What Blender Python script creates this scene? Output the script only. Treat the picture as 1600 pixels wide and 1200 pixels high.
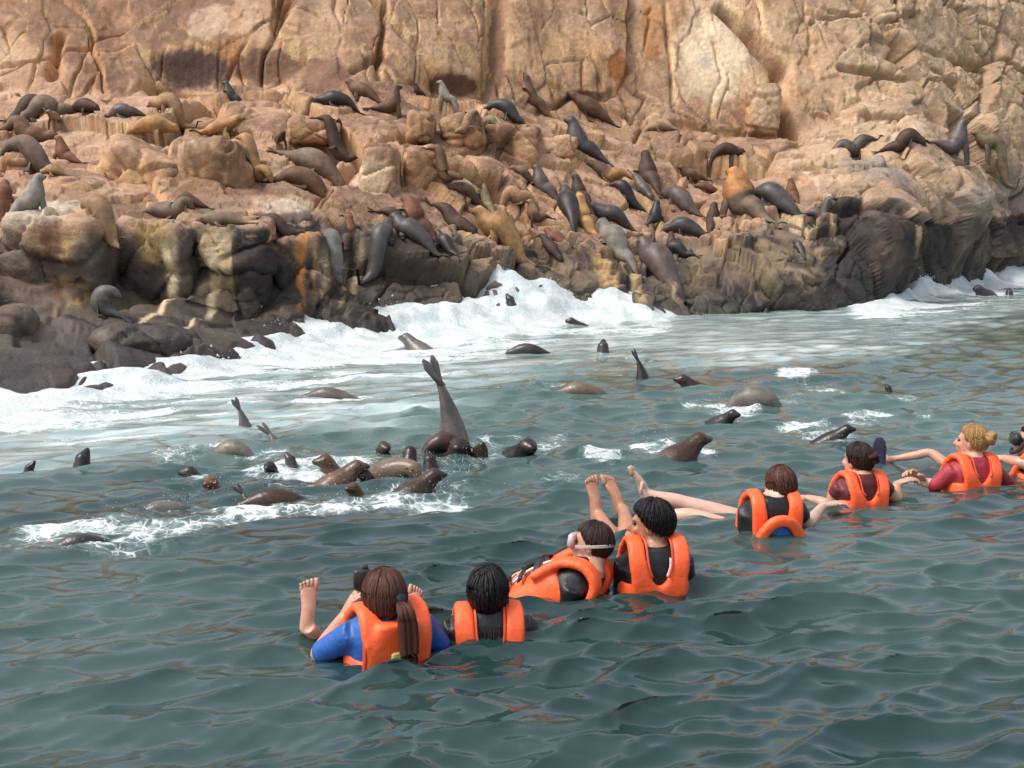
import bpy, bmesh, math, random
import numpy as np
from mathutils import Vector, Matrix
from mathutils.bvhtree import BVHTree

# ------------------------------------------------------------------ scene, camera, light
sc = bpy.context.scene
for o in list(bpy.data.objects):
    bpy.data.objects.remove(o)
COL = sc.collection
R = math.radians
CAM_H = 1.62          # eye height above the water, metres
FPX = 2000.0          # focal length in pixels of the 1600 px wide picture
PITCH = math.atan(260.0 / FPX)

cam_d = bpy.data.cameras.new('camera')
cam_d.sensor_width = 36.0
cam_d.lens = 36.0 * FPX / 1600.0
cam_d.clip_start = 0.1
cam_d.clip_end = 3000
cam = bpy.data.objects.new('camera', cam_d)
cam.location = (0, 0, CAM_H)
cam.rotation_euler = (R(90) - PITCH, 0, 0)
COL.objects.link(cam)
sc.camera = cam

SUN_AZ, SUN_EL = R(248), R(57)      # azimuth from +Y clockwise: from the left, a little behind the camera
world = bpy.data.worlds.new('World')
sc.world = world
world.use_nodes = True
wn = world.node_tree
wn.nodes.clear()
w_out = wn.nodes.new('ShaderNodeOutputWorld')
w_bg = wn.nodes.new('ShaderNodeBackground')
w_sky = wn.nodes.new('ShaderNodeTexSky')
w_sky.sky_type = 'NISHITA'
w_sky.sun_disc = False
w_sky.sun_elevation = SUN_EL
w_sky.sun_rotation = SUN_AZ
w_sky.air_density = 1.0
w_sky.dust_density = 4.0
w_sky.ozone_density = 1.0
w_hs = wn.nodes.new('ShaderNodeHueSaturation')     # thin overcast: a paler, greyer sky
w_hs.inputs['Saturation'].default_value = 0.5
wn.links.new(w_sky.outputs[0], w_hs.inputs['Color'])
wn.links.new(w_hs.outputs[0], w_bg.inputs[0])
w_bg.inputs[1].default_value = 0.15
wn.links.new(w_bg.outputs[0], w_out.inputs[0])

sun_d = bpy.data.lights.new('sun', 'SUN')
sun_d.energy = 1.15
sun_d.angle = R(14)
sun_d.color = (1.0, 0.95, 0.88)
sun = bpy.data.objects.new('sun', sun_d)
sdir = Vector((math.sin(SUN_AZ) * math.cos(SUN_EL), math.cos(SUN_AZ) * math.cos(SUN_EL), math.sin(SUN_EL)))
sun.rotation_euler = sdir.to_track_quat('Z', 'Y').to_euler()
sun.location = sdir * 50
COL.objects.link(sun)

sc.view_settings.view_transform = 'Standard'
sc.view_settings.look = 'None'
sc.view_settings.gamma = 1.0
sc.view_settings.use_curve_mapping = False
sc.view_settings.exposure = 0.78
sc.render.engine = 'CYCLES'
sc.cycles.max_bounces = 6
sc.cycles.use_denoising = True

# ------------------------------------------------------------------ pixel <-> world
CP, SP = math.cos(PITCH), math.sin(PITCH)
def ray(px, py):
    u, v = (np.asarray(px, float) - 800) / FPX, (600 - np.asarray(py, float)) / FPX
    return u, CP + v * SP, -SP + v * CP          # world direction (x, y, z)
def at(px, py, d):
    """world point seen at picture position (px, py) at forward distance d"""
    x, y, z = ray(px, py)
    k = d / y
    return np.array([x * k, y * k, CAM_H + z * k])
def on_water(px, py, z=0.0):
    x, y, zz = ray(px, py)
    k = (z - CAM_H) / zz
    return np.array([x * k, y * k, z + 0 * k])
def d_water(px, py):
    return float(on_water(px, py)[1])
def azpx(x, y):
    """column of the picture a bearing falls in (bearing measured from the camera's foot)"""
    return 800 + FPX * x / np.maximum(y, 0.05) * CP

# ------------------------------------------------------------------ noise
def _h(ix, iy, iz, s):
    n = (ix * 374761393 + iy * 668265263 + iz * 2147483647 + s * 1274126177) & 0xFFFFFFFF
    n = ((n ^ (n >> 13)) * 1274126177) & 0xFFFFFFFF
    n = ((n ^ (n >> 16)) * 2246822519) & 0xFFFFFFFF
    return ((n ^ (n >> 15)) & 0xFFFFFF) / float(0xFFFFFF)
def vnoise(P, s=0):
    P = np.asarray(P, float)
    I = np.floor(P).astype(np.int64); F = P - I
    F = F * F * F * (F * (F * 6 - 15) + 10)
    out = 0
    for dx in (0, 1):
        wx = F[:, 0] if dx else 1 - F[:, 0]
        for dy in (0, 1):
            wy = F[:, 1] if dy else 1 - F[:, 1]
            for dz in (0, 1):
                wz = F[:, 2] if dz else 1 - F[:, 2]
                out = out + wx * wy * wz * _h(I[:, 0] + dx, I[:, 1] + dy, I[:, 2] + dz, s)
    return out * 2 - 1
def fbm(P, oct=4, s=0, gain=0.5):
    P = np.asarray(P, float); a, t, out = 1.0, 0.0, 0.0
    for k in range(oct):
        out = out + a * vnoise(P * (2.03 ** k) + 17.3 * k, s + k); t += a; a *= gain
    return out / t
def ridged(P, oct=4, s=0):
    P = np.asarray(P, float); a, t, out = 1.0, 0.0, 0.0
    for k in range(oct):
        out = out + a * (1 - np.abs(vnoise(P * (2.03 ** k) + 31.7 * k, s + k)) * 2); t += a; a *= 0.5
    return out / t
def worley(P, s=0, jit=0.95):
    """distance to nearest, to second nearest, random id of the nearest cell, offset from its centre"""
    P = np.asarray(P, float); I = np.floor(P).astype(np.int64)
    n = len(P); d1 = np.full(n, 9.0); d2 = np.full(n, 9.0); cid = np.zeros(n); off = np.zeros((n, 3))
    for dx in (-1, 0, 1):
        for dy in (-1, 0, 1):
            for dz in (-1, 0, 1):
                c = I + (dx, dy, dz)
                o = np.stack([_h(c[:, 0], c[:, 1], c[:, 2], s + q) for q in (0, 1, 2)], 1)
                v = P - (c + 0.5 + (o - 0.5) * jit)
                d = np.sqrt((v * v).sum(1))
                m = d < d1
                d2 = np.where(m, d1, np.minimum(d2, d))
                cid = np.where(m, _h(c[:, 0], c[:, 1], c[:, 2], s + 7), cid)
                off = np.where(m[:, None], v, off)
                d1 = np.where(m, d, d1)
    return d1, d2, cid, off
def sstep(a, b, x):
    t = np.clip((x - a) / (b - a), 0, 1)
    return t * t * (3 - 2 * t)
def mix(a, b, t):
    t = np.asarray(t)[:, None] if np.ndim(t) else t
    return np.asarray(a) * (1 - t) + np.asarray(b) * t

# ------------------------------------------------------------------ object helpers
def tag(o, label=None, cat=None, group=None, kind=None):
    if label: o['label'] = label
    if cat: o['category'] = cat
    if group: o['group'] = group
    if kind: o['kind'] = kind
    return o
def mesh_obj(name, V, F, mat, parent=None, smooth=True, col=None, attrs=None):
    me = bpy.data.meshes.new(name)
    V = np.asarray(V, np.float32)
    if isinstance(F, np.ndarray):
        n, k = F.shape
        me.vertices.add(len(V)); me.vertices.foreach_set('co', V.ravel())
        me.loops.add(n * k); me.loops.foreach_set('vertex_index', F.ravel().astype(np.int32))
        me.polygons.add(n)
        me.polygons.foreach_set('loop_start', np.arange(0, n * k, k, dtype=np.int32))
        me.update(calc_edges=True)
    else:
        me.from_pydata(V.tolist(), [], F)
    if smooth:
        me.polygons.foreach_set('use_smooth', np.ones(len(me.polygons), bool))
    if col is not None:
        a = me.color_attributes.new('col', 'FLOAT_COLOR', 'POINT')
        c = np.ones((len(V), 4), np.float32); c[:, :3] = col
        a.data.foreach_set('color', c.ravel())
    for k, v in (attrs or {}).items():
        a = me.attributes.new(k, 'FLOAT', 'POINT')
        a.data.foreach_set('value', np.asarray(v, np.float32))
    me.validate()
    if mat: me.materials.append(mat)
    o = bpy.data.objects.new(name, me)
    COL.objects.link(o)
    if parent: o.parent = parent
    return o
def grid_faces(nr, nc):
    i = np.arange(nr * nc).reshape(nr, nc)
    return np.stack([i[:-1, :-1], i[:-1, 1:], i[1:, 1:], i[1:, :-1]], -1).reshape(-1, 4)

class NT:
    """small shorthand for building node trees"""
    def __init__(self, name):
        self.m = bpy.data.materials.new(name); self.m.use_nodes = True
        self.t = self.m.node_tree; self.b = self.t.nodes['Principled BSDF']
        self.out = self.t.nodes['Material Output']
    def n(self, typ, **kw):
        x = self.t.nodes.new('ShaderNode' + typ)
        for k, v in kw.items():
            if k in x.inputs: x.inputs[k].default_value = v
            else: setattr(x, k, v)
        return x
    def l(self, a, b): self.t.links.new(a, b)
    def mixc(self, fac, a, b, blend='MIX'):
        x = self.n('MixRGB', blend_type=blend)
        for i, v in ((0, fac), (1, a), (2, b)):
            if hasattr(v, 'links'): self.l(v, x.inputs[i])
            else: x.inputs[i].default_value = v if i == 0 else (*v, 1)
        return x.outputs[0]
    def math(self, op, a, b=0.0, clamp=False):
        x = self.n('Math', operation=op); x.use_clamp = clamp
        for i, v in ((0, a), (1, b)):
            if hasattr(v, 'links'): self.l(v, x.inputs[i])
            else: x.inputs[i].default_value = v
        return x.outputs[0]
    def ramp(self, fac, a, b):
        x = self.n('MapRange'); x.inputs[1].default_value = a; x.inputs[2].default_value = b
        x.interpolation_type = 'SMOOTHSTEP'; self.l(fac, x.inputs[0])
        return x.outputs[0]
    def noise(self, scale, detail=4, rough=0.55, vec=None):
        x = self.n('TexNoise'); x.inputs['Scale'].default_value = scale
        x.inputs['Detail'].default_value = detail; x.inputs['Roughness'].default_value = rough
        if vec is not None: self.l(vec, x.inputs['Vector'])
        return x.outputs[0]
    def pos(self, sx=1, sy=1, sz=1):
        g = self.n('NewGeometry'); v = self.n('VectorMath', operation='MULTIPLY')
        self.l(g.outputs['Position'], v.inputs[0]); v.inputs[1].default_value = (sx, sy, sz)
        return v.outputs[0]
    def bump(self, h, strength, dist, prev=None):
        x = self.n('Bump'); x.inputs['Strength'].default_value = strength
        x.inputs['Distance'].default_value = dist; self.l(h, x.inputs['Height'])
        if prev is not None: self.l(prev, x.inputs['Normal'])
        return x.outputs[0]

def rock_material():
    t = NT('weathered_rock')
    at_ = t.n('VertexColor', layer_name='col')
    fine = t.noise(9, 8, 0.65, t.pos())
    grit = t.noise(45, 4, 0.6, t.pos())
    v1 = t.ramp(fine, 0.25, 0.75)
    c = t.mixc(1.0, at_.outputs[0], t.mixc(v1, (0.84, 0.82, 0.80), (1.14, 1.14, 1.14)), 'MULTIPLY')
    c = t.mixc(0.7, c, t.mixc(t.ramp(grit, 0.3, 0.7), (0.8, 0.8, 0.8), (1.14, 1.14, 1.14)), 'MULTIPLY')
    t.l(c, t.b.inputs['Base Color'])
    wet = t.n('Attribute', attribute_name='wet')
    rr = t.n('MapRange'); t.l(wet.outputs['Fac'], rr.inputs[0]); rr.inputs[3].default_value = 0.9; rr.inputs[4].default_value = 0.5
    t.l(rr.outputs[0], t.b.inputs['Roughness'])
    t.b.inputs['Specular IOR Level'].default_value = 0.35
    b1 = t.bump(fine, 0.55, 0.08)
    b2 = t.bump(grit, 0.35, 0.02, b1)
    t.l(b2, t.b.inputs['Normal'])
    return t.m
M_ROCK = rock_material()
# ------------------------------------------------------------------ the cliff
# each column of control points: bearing (as a picture column) and, from the sea bed upwards, (picture row, forward distance)
PROFILE = [
 # col    waterline  low         wall foot    wall top     terrace a    terrace b    cliff foot   cliff mid
 (-900, (640, None), (600, 10.9), (530, 13.0), (400, 13.8), (320, 16.2), (250, 20.0), (150, 24.0), (0, 26.0)),
 (-200, (640, None), (600, 11.4), (520, 14.0), (380, 14.8), (310, 17.2), (240, 20.8), (145, 24.8), (0, 26.5)),
 (0,    (640, None), (590, 11.9), (487, 15.2), (345, 16.2), (300, 18.2), (225, 21.8), (145, 25.2), (0, 27.0)),
 (110,  (622, None), (570, 12.8), (487, 15.6), (345, 16.6), (300, 18.5), (225, 22.0), (148, 25.4), (0, 27.0)),
 (220,  (606, None), (555, 13.9), (497, 16.4), (352, 17.2), (300, 18.9), (215, 22.6), (150, 26.0), (0, 27.5)),
 (380,  (560, None), (540, 15.6), (525, 16.9), (356, 18.2), (300, 19.8), (205, 23.2), (140, 26.2), (0, 28.0)),
 (470,  (542, None), (500, 17.0), (440, 17.6), (352, 18.9), (290, 20.6), (200, 23.8), (145, 26.4), (0, 28.0)),
 (560,  (528, None), (470, 18.2), (420, 18.9), (345, 20.2), (298, 21.4), (205, 24.0), (155, 26.6), (0, 28.5)),
 (640,  (520, None), (460, 18.9), (410, 19.6), (345, 20.8), (305, 21.8), (205, 24.6), (150, 27.2), (0, 29.0)),
 (760,  (512, None), (440, 20.0), (395, 21.2), (340, 22.6), (268, 23.6), (190, 25.8), (160, 28.4), (0, 30.0)),
 (880,  (502, None), (440, 20.8), (388, 22.2), (335, 23.6), (262, 25.2), (205, 27.6), (175, 29.4), (0, 31.2)),
 (1000, (498, None), (440, 21.4), (395, 22.8), (340, 24.6), (270, 26.8), (225, 28.6), (190, 30.2), (0, 32.0)),
 (1120, (496, None), (440, 21.8), (385, 23.4), (325, 25.4), (275, 27.6), (240, 29.2), (205, 30.6), (0, 32.2)),
 (1230, (492, None), (440, 22.2), (375, 23.8), (310, 25.6), (265, 27.6), (235, 29.2), (212, 30.6), (0, 32.4)),
 (1340, (482, None), (430, 23.4), (360, 24.3), (290, 25.4), (245, 27.8), (195, 29.8), (140, 31.4), (0, 33.0)),
 (1405, (475, None), (430, 24.6), (370, 25.2), (300, 26.2), (245, 28.2), (190, 30.4), (130, 32.0), (0, 33.6)),
 (1460, (462, None), (415, 27.6), (370, 28.0), (300, 29.0), (240, 30.6), (180, 32.0), (110, 33.4), (0, 34.6)),
 (1530, (448, None), (405, 30.2), (370, 30.6), (300, 31.6), (235, 32.6), (165, 33.8), (90, 34.8), (0, 35.6)),
 (1620, (436, None), (400, 32.6), (360, 33.0), (290, 34.0), (225, 35.0), (150, 35.8), (80, 36.4), (0, 37.0)),
 (1900, (430, None), (400, 34.2), (360, 34.8), (290, 35.8), (225, 36.8), (150, 37.6), (80, 38.2), (0, 39.0)),
 (2600, (430, None), (400, 35.2), (360, 35.8), (290, 36.8), (225, 37.8), (150, 38.6), (80, 39.2), (0, 40.0)),
]
CLIFF_TOP = 8.8
def build_profile():
    cols = np.array([p[0] for p in PROFILE], float)
    K = len(PROFILE[0]) - 1
    pts = np.zeros((len(cols), K + 3, 2))            # (forward distance, height)
    for i, p in enumerate(PROFILE):
        for k in range(K):
            y, d = p[k + 1]
            if d is None: d = d_water(800, y)
            w = at(800, y, d)
            pts[i, k + 1] = d, (0.0 if k == 0 else w[2])
        pts[i, 0] = pts[i, 1][0] - 0.7, -1.6
        pts[i, K + 1] = pts[i, K][0] + 2.0, CLIFF_TOP
        pts[i, K + 2] = pts[i, K][0] + 14.0, CLIFF_TOP + 2.0
    return cols, pts
PC, PP = build_profile()
def smooth1(a, n):
    for _ in range(n):
        b = a.copy(); b[1:-1] = 0.25 * a[:-2] + 0.5 * a[1:-1] + 0.25 * a[2:]; a = b
    return a

xs = np.concatenate([np.linspace(-900, -80, 90, endpoint=False), np.linspace(-80, 1370, 680, endpoint=False), np.linspace(1370, 1570, 150, endpoint=False), np.linspace(1570, 1680, 60, endpoint=False), np.linspace(1680, 2600, 90)])
rows_per = [8, 40, 38, 46, 40, 48, 52, 62, 14, 6]
G = np.zeros((len(xs), PP.shape[1], 2))
for k in range(PP.shape[1]):
    for c in (0, 1):
        fx = np.arange(-900, 2601, 2.0)
        G[:, k, c] = np.interp(xs, fx, smooth1(np.interp(fx, PC, PP[:, k, c]), 160))
lin = []
for k, n in enumerate(rows_per):
    for j in range(n):
        lin.append(k + j / n)
lin = np.array(lin + [len(rows_per)])
k0 = np.minimum(lin.astype(int), PP.shape[1] - 2); fr = lin - k0
prof = G[:, k0, :] * (1 - fr)[None, :, None] + G[:, k0 + 1, :] * fr[None, :, None]   # col x row x 2
prof = smooth1(prof.transpose(1, 0, 2), 10).transpose(1, 0, 2)
NR, NC = len(lin), len(xs)
X = ((xs - 800) / FPX / CP)[:, None] * prof[:, :, 0]
T = np.stack([X, prof[:, :, 0], prof[:, :, 1]], -1).transpose(1, 0, 2)    # row x col x 3
ROWK = np.repeat(lin[:, None], NC, 1).ravel()
COLX = np.repeat(xs[None, :], NR, 0).ravel()
def grid_normals(T):
    du = np.gradient(T, axis=1); dv = np.gradient(T, axis=0)
    n = np.cross(du, dv); n /= np.linalg.norm(n, axis=2, keepdims=True) + 1e-9
    return n
N0 = grid_normals(T).reshape(-1, 3)
P0 = T.reshape(-1, 3).copy()

def rock_relief(P, wall, rub=1.0):
    """jointed rock: displacement in metres for points P; wall 0..1 goes from broken terrace to tall smooth cliff"""
    warp = np.stack([fbm(P * 0.6, 3, 11), fbm(P * 0.6, 3, 12), fbm(P * 0.6, 3, 13)], 1)
    Q = P + 0.30 * warp
    d = (0.22 - 0.02 * wall) * fbm(P * np.array([0.4, 0.4, 0.3]), 3, 3)
    gap = sstep(-0.25, 0.25, fbm(P * 0.8, 2, 15))
    def layer(scale, st, a, sd, cw, cd):
        d1, d2, cid, off = worley(Q * (np.array(st) * scale), sd)
        k = (cid * 1e6).astype(np.int64)
        tx, tz = _h(k, 1, 2, 5) - .5, _h(k, 3, 2, 6) - .5
        e = d2 - d1
        return a * ((cid - 0.5) * 1.1 + 1.1 * tx * off[:, 0] + 1.7 * tz * off[:, 2]) - cd * np.exp(-(e / cw) ** 2) * gap
    ter = layer(0.40, (1.0, 1.0, 0.75), 0.44, 20, 0.032, 0.34) + layer(1.05, (1.0, 1.0, 0.85), 0.19, 40, 0.045, 0.15)
    wal = layer(0.30, (1.2, 1.0, 0.30), 0.28, 25, 0.018, 0.32) + layer(0.9, (1.3, 1.0, 0.28), 0.07, 45, 0.022, 0.12)
    d = d + ter * (1 - wall) + wal * wall
    d = d + layer(2.8, (1, 1, 0.8), 0.055, 60, 0.05, 0.02) * (1 - 0.5 * wall) * rub
    d = d + 0.05 * fbm(P * 2.2, 4, 90) + 0.016 * ridged(P * 6.0, 3, 95) * (1 - 0.5 * wall)
    return d

def blob(P, px, py, d, r, flat=1.0):
    """soft world-space spot around the place seen at (px, py)"""
    c = at(px, py, d)
    v = (P - c) / np.array(r)
    return np.exp(-(v * v).sum(1))

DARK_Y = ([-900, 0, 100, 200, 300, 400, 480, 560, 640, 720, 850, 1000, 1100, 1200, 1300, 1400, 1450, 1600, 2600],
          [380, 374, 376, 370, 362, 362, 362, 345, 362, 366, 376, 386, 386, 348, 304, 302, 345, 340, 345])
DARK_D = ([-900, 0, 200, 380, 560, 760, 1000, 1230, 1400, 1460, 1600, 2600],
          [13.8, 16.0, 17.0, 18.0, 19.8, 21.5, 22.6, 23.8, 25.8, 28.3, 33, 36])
def rock_colour(P, nz):
    """albedo of the rock at world points P (nz: upward component of the normal); also a wetness value"""
    n = len(P)
    A = azpx(P[:, 0], P[:, 1])
    f1 = fbm(P * np.array([0.5, 0.5, 0.35]), 4, 201); f2 = fbm(P * 1.3, 4, 210); f3 = fbm(P * 4.0, 4, 220)
    stripe = fbm(np.stack([P[:, 0] * 3.2, P[:, 1] * 1.0, P[:, 2] * 0.22], 1), 4, 230)
    f4 = fbm(P * 12.0, 3, 225)
    stripe2 = fbm(np.stack([P[:, 0] * 7.5, P[:, 1] * 2.0, P[:, 2] * 0.4], 1), 3, 240)
    c = np.tile(np.array([0.62, 0.385, 0.18]), (n, 1))
    c = mix(c, (0.70, 0.46, 0.235), sstep(0.0, 0.5, f1))
    c = mix(c, (0.40, 0.225, 0.115), sstep(0.05, 0.5, -f1) * 0.8)
    c = mix(c, (0.62, 0.47, 0.30), sstep(0.15, 0.5, f2) * 0.7)
    c = mix(c, (0.33, 0.16, 0.06), sstep(0.06, 0.32, stripe) * 0.75)
    c = mix(c, (0.66, 0.46, 0.23), sstep(0.08, 0.36, -stripe) * 0.7)
    c = mix(c, (0.19, 0.09, 0.04), sstep(0.18, 0.42, stripe2) * 0.6)
    cell = worley((P + 0.2 * f2[:, None]) * np.array([0.9, 0.9, 0.6]), 40)[2]
    c = c * (0.62 + 0.58 * cell)[:, None]
    c = mix(c, (0.44, 0.25, 0.15), sstep(0.7, 0.8, cell) * 0.5)
    wall = sstep(0.55, 0.25, nz) * sstep(3.6, 4.4, P[:, 2])
    c = mix(c, (0.70, 0.475, 0.29), wall * sstep(560, 900, A + 120 * f1) * 0.55)
    c = mix(c, (0.74, 0.54, 0.35), wall * sstep(0.0, 0.35, f1 + 0.5 * f2) * 0.5)
    c = mix(c, (0.25, 0.125, 0.05), wall * sstep(0.06, 0.26, stripe2 + 0.4 * stripe) * 0.6)
    # terrace: pinker, trodden rock
    terr = sstep(0.25, 0.7, nz)
    c = mix(c, (0.44, 0.285, 0.195), sstep(4.7, 3.9, P[:, 2] + 0.3 * f1) * 0.35)
    c = mix(c, (0.37, 0.235, 0.165), terr * 0.75)
    c = mix(c, (0.50, 0.345, 0.24), terr * sstep(0.05, 0.4, f2) * 0.7)
    c = mix(c, (0.15, 0.085, 0.055), terr * sstep(0.05, 0.3, -f2 - 0.3 * f3) * 0.7)
    grime = fbm(P * np.array([0.7, 0.7, 0.7]), 4, 250)
    c = mix(c, (0.15, 0.09, 0.062), sstep(0.25, 0.6, nz) * sstep(0.02, 0.25, grime + 0.25 * f3) * 0.55)
    # right-hand part greyer and more broken
    right = sstep(1180, 1300, A + 60 * f1)
    c = mix(c, (0.40, 0.30, 0.20), right * 0.6)
    c = mix(c, (0.58, 0.46, 0.34), right * sstep(0.1, 0.4, f3) * 0.5)
    # named stains, and dark patches over the cliff-foot hollows
    def spot(px, py, d, r, col, k=1.0, rag=0.5, soft=0.0):
        nonlocal c
        b = blob(P, px, py, d, r)
        m = sstep(0.36 - soft, 0.54 + soft, b + rag * 0.45 * f2 + rag * 0.3 * f3 + 0.14 * f4) * k
        c = mix(c, col, m)
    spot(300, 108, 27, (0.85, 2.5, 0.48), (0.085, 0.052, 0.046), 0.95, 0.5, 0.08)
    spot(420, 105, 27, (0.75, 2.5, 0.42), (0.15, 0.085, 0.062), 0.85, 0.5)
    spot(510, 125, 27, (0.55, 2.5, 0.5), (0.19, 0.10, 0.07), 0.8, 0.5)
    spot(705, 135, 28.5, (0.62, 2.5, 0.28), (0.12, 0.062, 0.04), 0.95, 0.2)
    spot(775, 75, 29.0, (0.22, 2.5, 1.2), (0.17, 0.095, 0.06), 0.85, 0.3)
    spot(963, 112, 30.8, (0.3, 2.5, 0.42), (0.28, 0.10, 0.03), 0.9, 0.8)
    spot(1020, 40, 31.5, (0.28, 2.5, 0.95), (0.36, 0.17, 0.06), 0.7, 0.8)
    spot(1110, 80, 31.6, (0.95, 3.0, 1.25), (0.72, 0.60, 0.43), 0.85, 0.6, 0.22)
    spot(1100, 100, 31.6, (0.22, 3.0, 0.16), (0.38, 0.36, 0.30), 0.6, 0.6, 0.2)
    spot(325, 40, 27.5, (0.5, 2.5, 0.5), (0.52, 0.40, 0.30), 0.6, 0.5)
    spot(1195, 175, 31.0, (0.5, 2.5, 0.62), (0.60, 0.46, 0.31), 0.7, 0.3)
    spot(1350, 275, 27.2, (0.75, 2.5, 0.55), (0.24, 0.21, 0.18), 0.85, 0.5)
    spot(1480, 325, 29.6, (1.5, 3.0, 0.85), (0.27, 0.235, 0.195), 0.85, 0.5)
    spot(1590, 320, 33.5, (1.5, 3.0, 1.0), (0.27, 0.235, 0.195), 0.8, 0.5)
    # pale boulder top and block faces at the left, with one guano patch
    spot(60, 335, 16.6, (0.75, 1.6, 0.22), (0.52, 0.47, 0.38), 0.85, 0.5)
    spot(450, 330, 19.2, (0.28, 1.2, 0.30), (0.66, 0.55, 0.44), 0.9, 0.5)
    spot(590, 280, 21.8, (0.42, 1.4, 0.42), (0.60, 0.48, 0.35), 0.7, 0.5)
    spot(310, 250, 20.6, (0.5, 1.5, 0.5), (0.55, 0.43, 0.30), 0.7, 0.5)
    # the lower band: dark, washed rock; at the left edge also painted shade under the boulder
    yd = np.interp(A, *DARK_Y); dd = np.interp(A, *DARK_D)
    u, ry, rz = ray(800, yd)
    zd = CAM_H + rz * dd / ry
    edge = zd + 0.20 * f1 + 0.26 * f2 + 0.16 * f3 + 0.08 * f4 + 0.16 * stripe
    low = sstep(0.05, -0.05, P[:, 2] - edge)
    g = fbm(P * 1.0, 4, 260)
    dark = np.tile(np.array([0.125, 0.096, 0.073]), (n, 1))
    dark = mix(dark, (0.046, 0.037, 0.034), sstep(-0.05, 0.25, g))
    dark = mix(dark, (0.21, 0.175, 0.135), sstep(0.08, 0.4, -g) * 0.65)
    slope_ = np.interp(A, [-900, 660, 740, 1270, 1320, 2600], [0.25, 0.25, 1, 1, 0.1, 0.1])
    dark = mix(dark, (0.20, 0.148, 0.100), slope_ * sstep(-0.25, 0.15, -g + 0.6 * f3) * 0.75)
    dark = mix(dark, (0.33, 0.25, 0.155), slope_ * sstep(0.18, 0.4, f2 + 0.5 * f3) * 0.6)
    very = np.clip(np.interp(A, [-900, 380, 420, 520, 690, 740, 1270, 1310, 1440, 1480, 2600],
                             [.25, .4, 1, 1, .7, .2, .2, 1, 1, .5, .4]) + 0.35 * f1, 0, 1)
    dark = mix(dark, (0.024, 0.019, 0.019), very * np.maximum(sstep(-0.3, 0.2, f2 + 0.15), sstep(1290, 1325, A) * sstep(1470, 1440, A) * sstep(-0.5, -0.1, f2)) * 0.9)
    tide = sstep(0.75, 0.15, P[:, 2] + 0.3 * f2)
    dark = mix(dark, (0.040, 0.034, 0.031), tide * 0.75)
    weed = sstep(0.1, 0.4, fbm(P * 2.0, 3, 270)) * sstep(0.9, 0.3, P[:, 2]) * sstep(850, 1000, A)
    dark = mix(dark, (0.030, 0.040, 0.022), weed * 0.7)
    c = mix(c, (0.235, 0.165, 0.118), sstep(0.55, 0.0, P[:, 2] - edge + 0.25 * f2) * sstep(-0.35, 0.2, f3 + 0.4 * f2 + 0.1) * 0.75)
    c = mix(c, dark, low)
    # ochre and white run-off down the dark faces
    runs = fbm(np.stack([P[:, 0] * 2.6, P[:, 1] * 0.6, P[:, 2] * 0.12], 1), 3, 280)
    band = low * sstep(zd - 1.25, zd - 0.2, P[:, 2])
    steep = sstep(0.75, 0.45, nz)
    c = mix(c, (0.36, 0.22, 0.09), band * steep * sstep(0.27, 0.36, runs + 0.14 * f3 + 0.12 * f4) * 0.6)
    c = mix(c, (0.58, 0.47, 0.31), band * steep * sstep(0.36, 0.42, runs + 0.15 * stripe2 + 0.10 * f4) * 0.65)
    def run(px, y0, y1, d, w, col, solid=0.0):
        nonlocal c
        p0, p1 = at(px, y0, d), at(px, y1, d)
        wob = 0.10 * fbm(np.stack([P[:, 2] * 1.8, P[:, 2] * 0, P[:, 1] * 0.2], 1), 3, int(px))
        ww = w * (0.65 + 0.9 * sstep(p1[2], p0[2], P[:, 2]))
        m = np.exp(-((P[:, 0] - p0[0] + wob + 0.45 * w * (f3 + f4)) / ww) ** 4) * sstep(p1[2] - .05, p1[2] + .1, P[:, 2]) * sstep(p0[2] + .25, p0[2] - .1, P[:, 2])
        m = m * sstep(3.0, 1.2, np.abs(P[:, 1] - d)) * np.maximum(sstep(-0.30, 0.15, stripe2 + 0.6 * f3 + 0.12), solid * sstep(-0.6, -0.2, f3))
        c = mix(c, col, m * 0.9)
    run(280, 385, 500, 16.9, 0.062, (0.64, 0.53, 0.34), 1.0)
    run(348, 380, 515, 17.2, 0.058, (0.62, 0.51, 0.33), 1.0)
    run(160, 340, 470, 16.9, 0.09, (0.42, 0.28, 0.12))
    run(122, 350, 460, 16.7, 0.10, (0.13, 0.06, 0.035))
    run(255, 350, 410, 17.1, 0.14, (0.34, 0.24, 0.10))
    run(480, 360, 480, 17.8, 0.06, (0.40, 0.18, 0.06), 0.9)
    run(530, 400, 500, 18.8, 0.05, (0.40, 0.31, 0.2))
    run(562, 380, 480, 19.2, 0.05, (0.40, 0.31, 0.2))
    run(945, 400, 470, 22.2, 0.16, (0.44, 0.29, 0.13))
    run(985, 400, 465, 22.4, 0.12, (0.40, 0.29, 0.16))
    run(800, 196, 262, 25.2, 0.50, (0.12, 0.06, 0.035))
    run(325, 215, 318, 19.8, 0.42, (0.20, 0.115, 0.06))
    run(690, 230, 300, 22.2, 0.30, (0.20, 0.11, 0.06))
    run(1268, 262, 320, 26.5, 0.05, (0.55, 0.40, 0.32))
    wet = np.clip(tide + low * 0.25, 0, 1)
    return np.clip(c * np.array([1.03, 0.99, 0.94]), 0.012, 0.8), wet

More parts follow.
